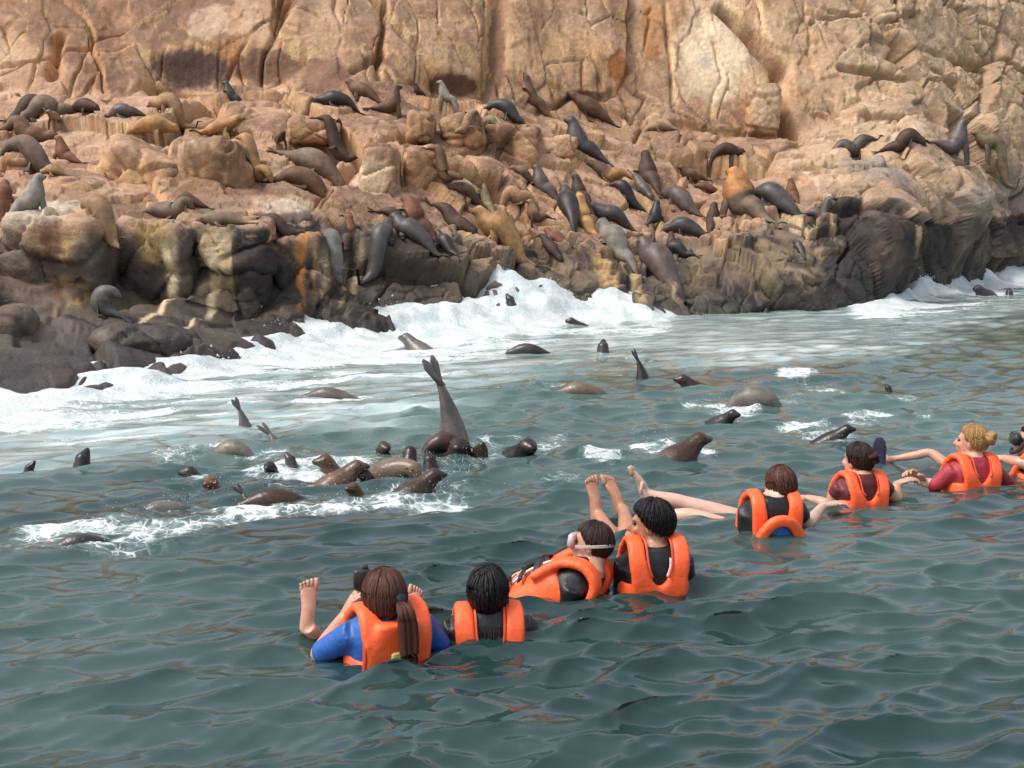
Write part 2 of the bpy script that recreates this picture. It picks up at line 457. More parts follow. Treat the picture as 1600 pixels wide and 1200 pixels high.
amp = np.interp(ROWK, [0, 1, 2, 4, 5, 7, 7.4, 9, 10], [0.9, 1.0, 1.0, 0.9, 0.9, 0.85, 0.9, 1.0, 0.5])
amp = amp * (1 - 0.4 * sstep(3.2, 2.6, ROWK) * sstep(430, 330, COLX))
amp = amp * np.interp(COLX, [-900, 1180, 1260, 2600], [1, 1, 1.25, 1.25])
wallness = sstep(6.75, 7.15, ROWK) * np.interp(COLX, [-900, 1200, 1300, 2600], [1, 1, .35, .35])
rubble = 1 + 1.6 * sstep(4.2, 3.4, ROWK) * np.interp(COLX, [-900, 640, 720, 1290, 1330, 2600], [0.3, 0.3, 1, 1, 0, 0])
disp = rock_relief(P0, wallness, rubble) * amp
# hand-placed features: slanting joints and hollows (world-space lines across the face)
def joint(pa, pb, d, w, depth):
    a, b = at(*pa, d), at(*pb, d)
    ab = b - a; t = np.clip(((P0 - a)[:, [0, 2]] @ ab[[0, 2]]) / (ab[[0, 2]] @ ab[[0, 2]]), 0, 1)
    q = a[None, :] + t[:, None] * ab
    r = np.hypot(P0[:, 0] - q[:, 0] + 0.08 * fbm(P0 * 1.4, 2, 301), P0[:, 2] - q[:, 2])
    near = sstep(4.2, 2.8, np.abs(P0[:, 1] - d))
    return -depth * np.exp(-(r / w) ** 2) * near
for pa, pb, d, w, dep in [((1330, -10), (1400, 90), 33.6, 0.13, 1.0), ((1400, 90), (1460, 190), 32.6, 0.13, 1.0), ((1460, 190), (1545, 380), 31.0, 0.12, 0.8),
                          ((1130, 10), (1215, 110), 32.0, 0.15, 0.8), ((1215, 110), (1225, 210), 31.2, 0.14, 0.7),
                          ((1050, 205), (1225, 218), 30.8, 0.10, 0.4), ((595, 0), (595, 130), 28.0, 0.06, 0.3),
                          ((1045, 0), (1046, 170), 31.6, 0.06, 0.2), ((775, 0), (760, 150), 29.2, 0.20, 0.35),
                          ((105, 60), (112, 125), 26.8, 0.10, 0.35), ((240, 130), (380, 140), 26.4, 0.12, 0.5),
                          ((1300, 115), (1410, 130), 32.4, 0.07, 0.35), ((560, 120), (600, 90), 28.0, 0.07, 0.3)]:
    disp = disp + joint(pa, pb, d, w, dep)
# hollows behind the dark patches at the cliff foot
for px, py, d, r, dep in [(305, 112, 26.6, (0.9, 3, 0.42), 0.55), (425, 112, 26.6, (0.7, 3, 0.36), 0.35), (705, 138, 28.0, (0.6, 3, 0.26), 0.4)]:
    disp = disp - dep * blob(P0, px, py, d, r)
# the dark rounded buttress at the right and the bulge of the grey dome beside it
disp = disp + 0.8 * blob(P0, 1372, 385, 25.2, (0.75, 2.5, 0.8))
disp = disp + 0.7 * blob(P0, 1470, 340, 29.0, (1.1, 2.5, 0.9))
D2 = disp.reshape(NR, NC)
S2 = smooth1(D2, 2); S2 = smooth1(S2.T, 2).T
soft = (sstep(4.3, 3.7, ROWK) * sstep(520, 420, COLX)).reshape(NR, NC)      # the worn low platform
disp = (D2 * (1 - soft) + S2 * soft).ravel()
P1 = P0 + N0 * disp[:, None]
T1 = P1.reshape(NR, NC, 3)
N1 = grid_normals(T1).reshape(-1, 3)
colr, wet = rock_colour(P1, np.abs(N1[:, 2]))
cliff = mesh_obj('cliff', P1, grid_faces(NR, NC), M_ROCK, col=colr, attrs={'wet': wet})
tag(cliff, 'tan and brown sea cliff with a stepped terrace and dark wet foot', kind='structure')

# ------------------------------------------------------------------ boulders and blocks bedded in the terrace
def cube_sphere(n):
    V, F, idx = [], [], {}
    def vid(p):
        k = tuple(np.round(p, 6))
        if k not in idx:
            idx[k] = len(V); V.append(p)
        return idx[k]
    g = np.tan(np.linspace(-math.pi / 4, math.pi / 4, n + 1))
    for ax in range(3):
        for sg in (-1, 1):
            for i in range(n):
                for j in range(n):
                    q = []
                    for a, b in ((i, j), (i + 1, j), (i + 1, j + 1), (i, j + 1)):
                        p = [0, 0, 0]; p[ax] = sg; p[(ax + 1) % 3] = g[a] * sg; p[(ax + 2) % 3] = g[b]
                        q.append(vid(p))
                    F.append(q)
    return np.array(V, float), np.array(F)
CS_V, CS_F = cube_sphere(24)
def boulder(px, py, d, w, h, dep, label, yaw=0, roll=0, tilt=0, pw=4.5, seed=0, rough=1.0, taper=0.0):
    """a rounded block: (px, py) is the middle of its front seen from the boat, w/h/dep in metres"""
    D = CS_V / (np.sum(np.abs(CS_V) ** pw, 1) ** (1 / pw))[:, None]
    Q = D * np.array([w / 2, dep / 2, h / 2])
    Q[:, 0] *= 1 - taper * D[:, 2]; Q[:, 1] *= 1 - taper * D[:, 2]
    M = np.array(Matrix.Rotation(R(yaw), 3, 'Z') @ Matrix.Rotation(R(tilt), 3, 'X') @ Matrix.Rotation(R(roll), 3, 'Y'))
    c = at(px, py, d) + np.array([0, dep * 0.42, 0])
    P = Q @ M.T
    s = P + c + seed * 3.7
    nn = D / np.linalg.norm(D, axis=1)[:, None] @ M.T
    d1, d2, cid, off = worley(s * 1.4, 500 + seed)
    e1, e2, cid2, off2 = worley(s * np.array([3.4, 3.4, 2.2]), 540 + seed)
    dd = 0.12 * fbm(s * 0.9, 3, 400 + seed) + 0.10 * (cid - .5) - 0.07 * np.exp(-((d2 - d1) / 0.06) ** 2) + 0.03 * (cid2 - .5) - 0.02 * np.exp(-((e2 - e1) / 0.05) ** 2) + 0.035 * fbm(s * 4, 4, 410 + seed) + 0.02 * ridged(s * 8, 2, 415)
    P = P + nn * (dd * rough * min(1.0, (w + h) / 2.2))[:, None]
    W = P + c
    me_n = nn
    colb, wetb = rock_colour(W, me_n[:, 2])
    o = mesh_obj('boulder', P, CS_F, M_ROCK, col=colb, attrs={'wet': wetb})
    o.location = c
    tag(o, label, 'boulder', 'boulders and blocks of the rock terrace')
    return o
BOULDERS = [
 boulder(62, 402, 15.9, 1.32, 1.18, 1.8, 'large pale-topped grey boulder at the left edge above the low platform', yaw=8, roll=6, seed=1, pw=5.5, rough=1.5),
 boulder(158, 412, 16.4, 0.40, 1.10, 1.3, 'narrow ochre-streaked pillar of rock between two grey boulders on the left', seed=2, pw=5),
 boulder(243, 425, 16.6, 0.98, 1.36, 1.6, 'grey and ochre block right of the streaked pillar, over the curled sea lion', yaw=-5, seed=3, pw=7, rough=1.5),
 boulder(352, 384, 17.0, 1.02, 0.66, 1.5, 'flat-topped purplish block above two pale guano streaks', yaw=4, seed=4, pw=8, rough=1.5),
 boulder(350, 474, 17.0, 1.05, 0.86, 1.5, 'dark lower block carrying two vertical white guano streaks', yaw=-3, seed=5, pw=8, rough=1.5),
 boulder(458, 440, 17.5, 0.86, 1.35, 1.6, 'dark overhanging block with an orange streak beside the surf', yaw=10, roll=-6, seed=6, pw=6, rough=1.6),
 boulder(320, 268, 19.6, 0.98, 1.05, 1.6, 'pale block with vertical brown runs in the middle of the left terrace', yaw=-6, seed=7, pw=5),
 boulder(212, 275, 19.4, 1.25, 0.85, 1.7, 'slanting pale slab left of the brown-streaked block', roll=24, seed=8, pw=5),
 boulder(112, 300, 18.2, 0.72, 0.42, 1.0, 'rounded tan boulder behind the pale-topped boulder', seed=9, pw=3.2),
 boulder(20, 258, 19.2, 0.6, 0.45, 1.0, 'small rounded boulder at the left edge below two lying sea lions', seed=10, pw=3.2),
 boulder(592, 268, 21.2, 0.62, 0.95, 1.2, 'pale pink upright block left of the vertical joint in the terrace step', seed=11, pw=6),
 boulder(662, 268, 21.9, 0.72, 0.95, 1.2, 'pale upright block right of the vertical joint in the terrace step', yaw=5, seed=12, pw=6),
 boulder(655, 198, 23.6, 0.48, 0.62, 1.0, 'small squarish brown block above the pale upright block', roll=6, seed=13, pw=5),
 boulder(722, 205, 24.2, 0.78, 0.72, 1.3, 'tilted pink-brown slab right of the squarish brown block', roll=-14, seed=14, pw=5),
 boulder(800, 228, 25.0, 1.15, 0.85, 1.5, 'step of rock with dark vertical runs below the upright sea lion', seed=15, pw=6),
 boulder(880, 232, 25.8, 0.62, 0.60, 1.2, 'rounded tan block just right of the dark-streaked step', seed=16, pw=4),
 boulder(490, 205, 23.4, 0.95, 0.50, 1.3, 'broad low brown block below the reddish sea lions at the cliff foot', yaw=5, seed=17, pw=5),
 boulder(1350, 285, 26.6, 0.92, 0.82, 1.4, 'grey squared block under the two resting sea lions on the right', yaw=-8, seed=18, pw=5),
 boulder(1480, 345, 29.2, 1.75, 1.35, 2.2, 'smooth grey dome of rock right of the dark buttress', roll=-8, seed=19, pw=3.2, rough=0.8),
 boulder(1196, 172, 30.4, 0.82, 1.22, 1.4, 'pale rounded block at the cliff foot above an undercut crack', seed=20, pw=4.5),
 boulder(1378, 372, 25.0, 1.35, 1.25, 1.6, 'very dark rounded buttress of rock at the right water edge', seed=21, pw=3, rough=1.2),
 boulder(8, 525, 13.6, 0.36, 0.58, 0.7, 'small dark round boulder at the left edge on the low platform', seed=22, pw=3),
 boulder(1385, 455, 24.2, 0.62, 0.36, 0.8, 'low black wet rock with surf breaking beside it on the right', seed=23, pw=3),
 boulder(205, 540, 13.9, 1.0, 0.30, 1.2, 'dark brown hump on the low platform left of the surf', roll=5, seed=24, pw=2.6, rough=1.6),
 boulder(1365, 205, 29.6, 0.55, 0.42, 0.9, 'pale knobbly rock above the two resting sea lions on the right', seed=25, pw=3),
]
# ------------------------------------------------------------------ the sea
SHORE_C = np.array([-900, -200, 0, 110, 220, 380, 470, 560, 640, 760, 880, 1000, 1120, 1230, 1340, 1405, 1460, 1530, 1620, 1900, 2600], float)
SHORE_D = np.array([d_water(800, y) for y in (640, 640, 640, 622, 606, 560, 542, 528, 520, 512, 502, 498, 496, 492, 482, 475, 462, 448, 436, 430, 430)])
MILK_C = [-900, 0, 150, 300, 420, 600, 700, 850, 1000, 1200, 1400, 1500, 1600, 2600]
MILK_D = [d_water(800, y) for y in (775, 760, 742, 712, 676, 655, 625, 572, 556, 560, 546, 518, 488, 484)]
rngw = np.random.default_rng(7)
WAVES = []
for i in range(130):
    lam = 0.07 * (19 ** rngw.random() ** 1.15)
    th = R(114) + rngw.normal(0, R(24) if lam < .5 else R(34))
    WAVES.append((lam, th, rngw.random() * 6.283))
def wave_xy(x, y, rr):
    """height and horizontal shift of the open sea; rr: local mesh spacing (short waves are left out where it is coarse)"""
    z = np.zeros_like(x); sx = np.zeros_like(x); sy = np.zeros_like(x)
    for lam, th, ph in WAVES:
        k = 6.28318 / lam
        a = 0.0062 * lam * (1.15 if lam < 0.12 else 1.72 if lam < 0.30 else 1.2 if lam < 0.5 else 0.45)
        fade = sstep(0.36, 0.20, rr / lam)
        q = k * (x * math.cos(th) + y * math.sin(th)) + ph
        z += a * fade * np.cos(q); s = a * fade * np.sin(q) * 1.0
        sx -= s * math.cos(th); sy -= s * math.sin(th)
    g = 0.72 + 0.55 * sstep(-0.5, 0.5, fbm(np.stack([x * 0.7, y * 0.45, 0 * x], 1), 3, 590))
    return z * g, sx * g, sy * g
PATCH = [  # foam worked up by the animals: picture place, half-sizes in px, strength
 (190, 832, 150, 26, .95), (330, 795, 110, 26, .95), (420, 755, 90, 30, .85), (520, 765, 110, 28, .75), (600, 740, 80, 34, 1.0), (690, 755, 70, 36, .9), (640, 770, 110, 20, .85), (520, 752, 250, 44, .5), (585, 730, 40, 16, .95), (480, 745, 40, 12, .85), (720, 765, 50, 14, .8), (260, 815, 60, 14, .8), (630, 750, 40, 14, .95), (700, 735, 36, 14, .95), (540, 740, 30, 12, .9), (350, 765, 40, 12, .9), (560, 715, 60, 22, .8), (480, 722, 60, 18, .7), (730, 725, 50, 24, .8), (310, 745, 50, 16, .7), (410, 715, 40, 16, .7), (770, 700, 40, 14, .6), (100, 845, 60, 14, .7), (300, 700, 60, 20, .6),
 (20, 858, 40, 12, .7), (1015, 690, 45, 16, .9), (945, 712, 34, 14, .9), (1095, 708, 26, 16, .9), (885, 745, 60, 8, .45), (1130, 634, 60, 12, .9),
 (1215, 610, 30, 22, .8), (1270, 595, 40, 22, .75), (1275, 675, 50, 18, .75), (1370, 655, 50, 14, .7), (1455, 660, 34, 12, .8), (1440, 582, 18, 8, .7),
 (1410, 620, 40, 8, .6), (370, 690, 50, 20, .7), (840, 690, 60, 12, .5), (780, 745, 60, 14, .5), (470, 665, 60, 12, .5), (940, 655, 70, 10, .4), (860, 605, 60, 10, .5), (1560, 600, 40, 6, .4), (1000, 560, 40, 8, .5),
 (470, 985, 22, 12, .3), (300, 830, 60, 14, .6), (1180, 560, 80, 10, .35),
]
def sea_state(x, y):
    """foam, milkiness and surge height at sea points"""
    n = len(x); A = azpx(x, y); Q = np.stack([x, y, 0 * x], 1)
    shore = np.interp(A, SHORE_C, SHORE_D)
    dist = shore - y                       # metres off the rocks (roughly)
    # streaks drawn out along the shore, which runs from near left to far right
    sx_, sy_ = 0.86, 0.51
    al, ac = x * sx_ + y * sy_, -x * sy_ + y * sx_
    st = fbm(np.stack([al * 0.45, ac * 1.9, 0 * x], 1), 4, 601)
    st2 = fbm(np.stack([al * 0.9, ac * 4.5, 0 * x], 1), 4, 611)
    lump = fbm(Q * 1.6, 4, 620)
    mb = np.interp(A, MILK_C, MILK_D)
    wid = np.maximum(shore - mb, 0.5)
    tt = (y - mb) / wid                    # 0 at the outer edge of the aerated water, 1 at the rocks
    milk = sstep(-0.22, 0.30, tt + 0.30 * st + 0.08 * lump)
    milk = milk * (0.62 + 0.16 * sstep(850, 1050, A) + 0.38 * sstep(-0.3, 0.25, st2 + 0.5 * st)) * 0.98
    left = sstep(900, 500, A)
    foam = sstep(0.34, 0.95, tt + 0.40 * st + 0.34 * st2 + 0.12 * left) * 0.95
    foam = np.maximum(foam, sstep(0.10, 0.42, st2 + 0.3 * lump) * sstep(-0.1, 0.3, tt) * (0.35 + 0.5 * left))
    calm = sstep(1010, 1070, A) * sstep(1360, 1300, A)      # the green slack water under the middle rocks
    foam = foam * (1 - 0.88 * calm)
    edge = np.exp(-np.maximum(dist - 0.15 * lump, 0) / np.interp(A, [0, 600, 760, 1000, 1400, 1600], [.5, .45, .8, .35, .7, .9])) * (1 - 0.8 * calm)
    foam = np.clip(np.maximum(foam, sstep(0.25, 0.6, edge + 0.2 * lump)), 0, 1)
    surge = edge * (0.16 + 0.17 * (lump + 0.4)) * np.interp(A, [-900, 0, 300, 560, 700, 960, 1040, 1360, 1440, 1600], [.4, .4, .5, 1.0, 1.3, 1.1, .4, .4, 1.2, 1.2])
    for px, d, r, hgt in ((765, 20.4, 0.66, 0.50), (700, 19.9, 0.5, 0.34), (850, 20.9, 0.6, 0.30), (945, 21.4, 0.55, 0.24), (1430, 26.5, 0.8, 0.25), (610, 18.6, .6, .16), (500, 17.4, .5, .12), (1590, 33.5, 1.6, .35), (1480, 30.0, 1.0, .2)):
        cx = (px - 800) / FPX / CP * d
        b = np.exp(-((x - cx) / r) ** 2 - ((y - d) / (r * 0.8)) ** 2)
        surge = surge + hgt * b * (1 + 0.7 * lump)
        foam = np.maximum(foam, sstep(0.15, 0.5, b))
    patch = np.zeros(n)
    rag = fbm(np.stack([al * 1.6, ac * 3.2, 0 * x], 1), 4, 630)
    for px, py, rx, ry, k in PATCH:
        a, b = on_water(px, py), on_water(px, py - ry)
        ex = rx / FPX * a[1]; ey = max(abs(b[1] - a[1]), 0.1)
        r2 = ((x - a[0]) / ex) ** 2 + ((y - a[1]) / ey) ** 2
        patch = np.maximum(patch, k * np.clip(sstep(2.2, 0.0, r2) * (0.72 + 1.3 * rag), 0, 1))
    return foam, milk, np.clip(surge, 0, 1.6), patch, tt
# fan of the mesh: fine towards the cliff, coarse behind the boat
th1 = np.concatenate([np.linspace(-180, -56, 36, endpoint=False), np.linspace(-56, -25, 95, endpoint=False), np.linspace(-25, 25, 470, endpoint=False), np.linspace(25, 56, 95, endpoint=False), np.linspace(56, 180, 36)])
rad = [1.2]
while rad[-1] < 42: rad.append(rad[-1] * (1.0037 if rad[-1] < 12 else 1.0056) + 0.0010)
while rad[-1] < 2500: rad.append(rad[-1] * 1.25)
rad = np.array(rad)
RR, TH = np.meshgrid(rad, np.radians(th1), indexing='ij')
wx, wy = (RR * np.sin(TH)).ravel(), (RR * np.cos(TH)).ravel()
spacing = (RR * 0.0038).ravel() + np.where(np.abs(np.degrees(TH.ravel())) > 57, 0.5, np.where(np.abs(np.degrees(TH.ravel())) > 25.1, RR.ravel() * 0.002, 0))
wz, wsx, wsy = wave_xy(wx, wy, spacing)
foam, milk, surge, patch, tt_ = sea_state(wx, wy)
Q3 = np.stack([wx, wy, 0 * wx], 1)
fl = fbm(Q3 * 5.0, 3, 640)
calm_ = 1 - 0.62 * sstep(-0.15, 0.35, tt_)
wsx, wsy = wsx * calm_, wsy * calm_
zz = wz * calm_ + surge + foam * (0.025 * fl + 0.05 * fbm(Q3 * 2.1, 2, 650)) + patch * 0.05 * fl
ang = np.abs(np.degrees(TH.ravel()))
zz = np.where(RR.ravel() > 45, -0.05, zz)
# bubbles below the surface near the animals turn the water paler
murk = np.clip(0.45 * fbm(Q3 * 0.55, 3, 660) + 0.12 + 0.55 * sstep(6.0, 10.5, wy), 0, 1)
WATER_V = np.stack([wx + wsx, wy + wsy, zz], 1)

def water_material():
    t = NT('sea_water')
    A = lambda n: t.n('Attribute', attribute_name=n).outputs['Fac']
    f, mk, pt, mu = A('foam'), A('milk'), A('patch'), A('murk')
    p = t.pos()
    ripple = t.noise(9, 5, 0.6, t.pos(1, 1.6, 1))
    fine = t.noise(38, 3, 0.55, t.pos(1, 1.5, 1))
    deep = t.mixc(mu, (0.012, 0.035, 0.033), (0.074, 0.124, 0.110))
    sr = t.n('VectorRotate', rotation_type='Z_AXIS'); sr.inputs['Angle'].default_value = R(-30); t.l(p, sr.inputs['Vector'])
    sv = t.n('VectorMath', operation='MULTIPLY'); t.l(sr.outputs[0], sv.inputs[0]); sv.inputs[1].default_value = (0.7, 4.2, 1)
    strk = t.ramp(t.noise(1.3, 7, 0.68, sv.outputs[0]), 0.34, 0.66)
    c = t.mixc(mk, deep, t.mixc(strk, (0.22, 0.335, 0.325), (0.56, 0.64, 0.625)))
    # lacy foam
    w1 = t.n('TexVoronoi', feature='DISTANCE_TO_EDGE'); w1.inputs['Scale'].default_value = 13
    nz = t.n('TexNoise'); nz.inputs['Scale'].default_value = 5; t.l(p, nz.inputs['Vector'])
    vm = t.n('VectorMath', operation='MULTIPLY_ADD'); t.l(nz.outputs['Color'], vm.inputs[0]); vm.inputs[1].default_value = (0.35, 0.35, 0); t.l(p, vm.inputs[2])
    t.l(vm.outputs[0], w1.inputs['Vector'])
    lace = t.math('SUBTRACT', 1.0, t.ramp(w1.outputs['Distance'], 0.0, 0.16))
    brk = t.noise(3.2, 5, 0.65, p)
    brk2 = t.noise(14, 5, 0.7, p)
    dens = t.math('ADD', t.math('MULTIPLY', lace, 0.2), t.math('MULTIPLY', brk, 0.9))
    dens = t.math('ADD', dens, t.math('MULTIPLY', t.math('SUBTRACT', brk2, 0.5), 0.95))
    lev = t.math('MAXIMUM', t.math('MULTIPLY', f, 1.25), t.math('MULTIPLY', pt, 0.95))
    fm = t.ramp(t.math('ADD', dens, lev), 1.06, 1.30)
    fm = t.math('MULTIPLY', fm, t.ramp(lev, 0.02, 0.25))
    half = t.math('MULTIPLY', t.ramp(t.math('ADD', dens, lev), 0.80, 1.25), t.ramp(lev, 0.05, 0.6))
    c = t.mixc(t.math('MULTIPLY', half, 0.5), c, (0.34, 0.43, 0.415))
    c = t.mixc(fm, c, t.mixc(t.ramp(brk, 0.35, 0.62), (0.43, 0.495, 0.49), (0.60, 0.62, 0.615)))
    t.l(c, t.b.inputs['Base Color'])
    rg = t.n('MapRange'); t.l(fm, rg.inputs[0]); rg.inputs[3].default_value = 0.03; rg.inputs[4].default_value = 0.75
    t.l(rg.outputs[0], t.b.inputs['Roughness'])
    t.b.inputs['IOR'].default_value = 1.56
    b1 = t.bump(ripple, 0.06, 0.05)
    b2 = t.bump(fine, 0.05, 0.014, b1)
    b3 = t.bump(t.math('MULTIPLY', t.math('ADD', brk2, t.math('MULTIPLY', lace, 0.4)), fm), 0.4, 0.04, b2)
    t.l(b3, t.b.inputs['Normal'])
    return t.m
M_WATER = water_material()
sea = mesh_obj('sea', WATER_V, grid_faces(len(rad), len(th1)), M_WATER, attrs={'foam': foam, 'milk': milk, 'patch': patch, 'murk': murk})
tag(sea, 'choppy grey-green sea with white surf along the rocks', kind='structure')

# spray thrown up where the swell breaks
def spray():
    rng = np.random.default_rng(3)
    t = (1 + 5 ** .5) / 2
    iv = np.array([(-1, t, 0), (1, t, 0), (-1, -t, 0), (1, -t, 0), (0, -1, t), (0, 1, t), (0, -1, -t), (0, 1, -t), (t, 0, -1), (t, 0, 1), (-t, 0, -1), (-t, 0, 1)]) / 1.9
    fi = np.array([(0, 11, 5), (0, 5, 1), (0, 1, 7), (0, 7, 10), (0, 10, 11), (1, 5, 9), (5, 11, 4), (11, 10, 2), (10, 7, 6), (7, 1, 8), (3, 9, 4), (3, 4, 2), (3, 2, 6), (3, 6, 8), (3, 8, 9), (4, 9, 5), (2, 4, 11), (6, 2, 10), (8, 6, 7), (9, 8, 1)])
    C, S = [], []
    for px, d, rx, hz, n in ((765, 20.5, 0.7, 0.8, 800), (700, 20.0, 0.55, 0.5, 320), (850, 21.0, 0.6, 0.5, 900), (945, 21.5, 0.5, 0.4, 600), (610, 18.7, 0.7, 0.32, 700), (500, 17.5, 0.6, 0.28, 600),
                             (430, 16.4, 0.5, .24, 400), (560, 18.3, .4, .3, 400), (1425, 26.0, 0.7, 0.45, 700), (1590, 33.5, 1.4, 0.6, 700), (300, 13.9, .8, .12, 150)):
        cx = (px - 800) / FPX / CP * d
        u = rng.normal(0, 0.55, n); v = rng.normal(0, 0.3, n)
        C.append(np.stack([cx + u * rx, d + v * rx * 0.7 + 0.05, np.abs(rng.normal(0, 0.5, n)) * hz * np.exp(-(u * 1.1) ** 2) + 0.08], 1))
        S.append(0.003 + 0.011 * rng.random(n) ** 3)
    for px, py, rx, n in ((600, 738, 60, 160), (670, 760, 60, 160), (540, 755, 50, 120), (430, 750, 50, 90), (330, 775, 50, 90), (730, 730, 40, 120), (200, 835, 60, 90), (1020, 690, 30, 50), (1095, 708, 20, 60), (1140, 632, 40, 70), (1290, 678, 30, 60)):
        a = on_water(px, py); s_ = a[1] / FPX          # fine spray thrown up by the animals
        C.append(np.stack([a[0] + rng.normal(0, .5, n) * rx * s_, a[1] + rng.normal(0, .25, n), np.abs(rng.normal(0, .06, n)) + .01], 1))
        S.append(0.001 + 0.002 * rng.random(n) ** 2)
    C, S = np.concatenate(C), np.concatenate(S)
    V = (C[:, None, :] + iv[None] * S[:, None, None] * np.array([1, 1, 1.25])).reshape(-1, 3)
    F = (fi[None] + (np.arange(len(C)) * 12)[:, None, None]).reshape(-1, 3)
    t = NT('sea_spray'); t.b.inputs['Base Color'].default_value = (0.60, 0.62, 0.62, 1); t.b.inputs['Roughness'].default_value = 0.5
    tag(mesh_obj('sea_spray', V, F, t.m), 'white spray flying up where the swell breaks on the rocks', 'spray', kind='stuff')
spray()

# lookups used when things are set down
BV = BVHTree.FromObject(cliff, bpy.context.evaluated_depsgraph_get())
BVS = []
bpy.context.view_layer.update()
def bvh_of(o):
    me = o.data; mw = o.matrix_world
    return BVHTree.FromPolygons([mw @ v.co for v in me.vertices], [tuple(p.vertices) for p in me.polygons])
BVS = [bvh_of(o) for o in [cliff] + BOULDERS]
def hit(px, py):
    """rock under a picture point"""
    x, y, z = ray(px, py); dr = Vector((float(x), float(y), float(z))).normalized()
    best = None
    for b in BVS:
        loc, nrm, i, dist = b.ray_cast(Vector((0, 0, CAM_H)), dr, 200)
        if loc is not None and (best is None or dist < best[0]): best = (dist, loc)
    return best[1]
def ground(x, y, ztop):
    z = -9
    for b in BVS:
        loc, nrm, i, dist = b.ray_cast(Vector((x, y, ztop)), Vector((0, 0, -1)), 30)
        if loc is not None: z = max(z, loc.z)
    return z
WZ = WATER_V.reshape(len(rad), len(th1), 3)
def sea_z(x, y):
    r = math.hypot(x, y); a = math.degrees(math.atan2(x, y))
    i = min(np.searchsorted(rad, r), len(rad) - 1); j = min(np.searchsorted(th1, a), len(th1) - 1)
    return float(WZ[i, j, 2])
# ------------------------------------------------------------------ sea lions
def lion_material():
    t = NT('sea_lion_coat')
    a = t.n('VertexColor', layer_name='col')
    n1 = t.noise(7, 6, 0.65, t.pos()); n2 = t.noise(60, 3, 0.6, t.pos())
    c = t.mixc(1.0, a.outputs[0], t.mixc(t.ramp(n1, 0.3, 0.7), (0.62, 0.61, 0.60), (1.28, 1.26, 1.22)), 'MULTIPLY')
    t.l(c, t.b.inputs['Base Color'])
    wet = t.n('Attribute', attribute_name='wet')
    rr = t.n('MapRange'); t.l(wet.outputs['Fac'], rr.inputs[0]); rr.inputs[3].default_value = 0.72; rr.inputs[4].default_value = 0.22
    t.l(rr.outputs[0], t.b.inputs['Roughness'])
    t.b.inputs['Specular IOR Level'].default_value = 0.4
    t.l(t.bump(n2, 0.25, 0.01, t.bump(n1, 0.3, 0.03)), t.b.inputs['Normal'])
    return t.m
M_LION = lion_material()
t_ = NT('animal_eye'); t_.b.inputs['Base Color'].default_value = (0.006, 0.005, 0.005, 1); t_.b.inputs['Roughness'].default_value = 0.12
M_EYE = t_.m

class Mesh:
    """gathers lofted tubes into one vertex / face list"""
    def __init__(s): s.V, s.F, s.T = [], [], []
    def loft(s, C, A, B, seg=12, tag=0.0, power=2.0, tags=None):
        """C centres, A and B half-axis vectors of each ring"""
        C, A, B = map(lambda q: np.asarray(q, float), (C, A, B))
        ph = np.linspace(0, 2 * math.pi, seg, endpoint=False)
        ca, sa = np.cos(ph), np.sin(ph)
        if power != 2.0:
            ca = np.sign(ca) * np.abs(ca) ** (2 / power); sa = np.sign(sa) * np.abs(sa) ** (2 / power)
        base = len(s.V)
        for i in range(len(C)):
            ring = C[i] + ca[:, None] * A[i] + sa[:, None] * B[i]
            s.V.extend(ring); s.T.extend([tags[i] if tags is not None else tag] * seg)
        n = len(C)
        for i in range(n - 1):
            for j in range(seg):
                a, b = base + i * seg + j, base + i * seg + (j + 1) % seg
                s.F.append((a, b, b + seg, a + seg))
        for i, flip in ((0, True), (n - 1, False)):
            k = len(s.V); s.V.append(C[i]); s.T.append(tags[i] if tags is not None else tag)
            for j in range(seg):
                a, b = base + i * seg + j, base + i * seg + (j + 1) % seg
                s.F.append((k, b, a) if flip else (k, a, b))
    def tube(s, pts, rad, seg=10, sub=4, squash=1.0, up=(0, 0, 1), tag=0.0):
        """round tube along a smoothed path"""
        P, r = spline(pts, rad, sub)
        Tn = np.gradient(P, axis=0); Tn /= np.linalg.norm(Tn, axis=1)[:, None] + 1e-9
        u = np.asarray(up, float); A, B = [], []
        for k in range(len(P)):
            a = np.cross(Tn[k], u)
            if np.linalg.norm(a) < 0.15: a = np.cross(Tn[k], (0.3, 1, 0.1))
            a /= np.linalg.norm(a); b = np.cross(a, Tn[k])
            A.append(a * r[k]); B.append(b * r[k] * squash)
        s.loft(P, A, B, seg, tag)
def spline(pts, rad, sub=4):
    P = np.asarray(pts, float); r = np.asarray(rad, float)
    t = np.arange(len(P)); tt = np.linspace(0, len(P) - 1, (len(P) - 1) * sub + 1)
    out = []; rr = []
    E = np.vstack([2 * P[0] - P[1], P, 2 * P[-1] - P[-2]])
    for q in tt:
        i = min(int(q), len(P) - 2); f = q - i
        a, b, c, d = E[i], E[i + 1], E[i + 2], E[i + 3]
        out.append(0.5 * (2 * b + (c - a) * f + (2 * a - 5 * b + 4 * c - d) * f * f + (3 * b - a - 3 * c + d) * f ** 3))
        rr.append(np.interp(q, t, r))
    return np.array(out), np.array(rr)

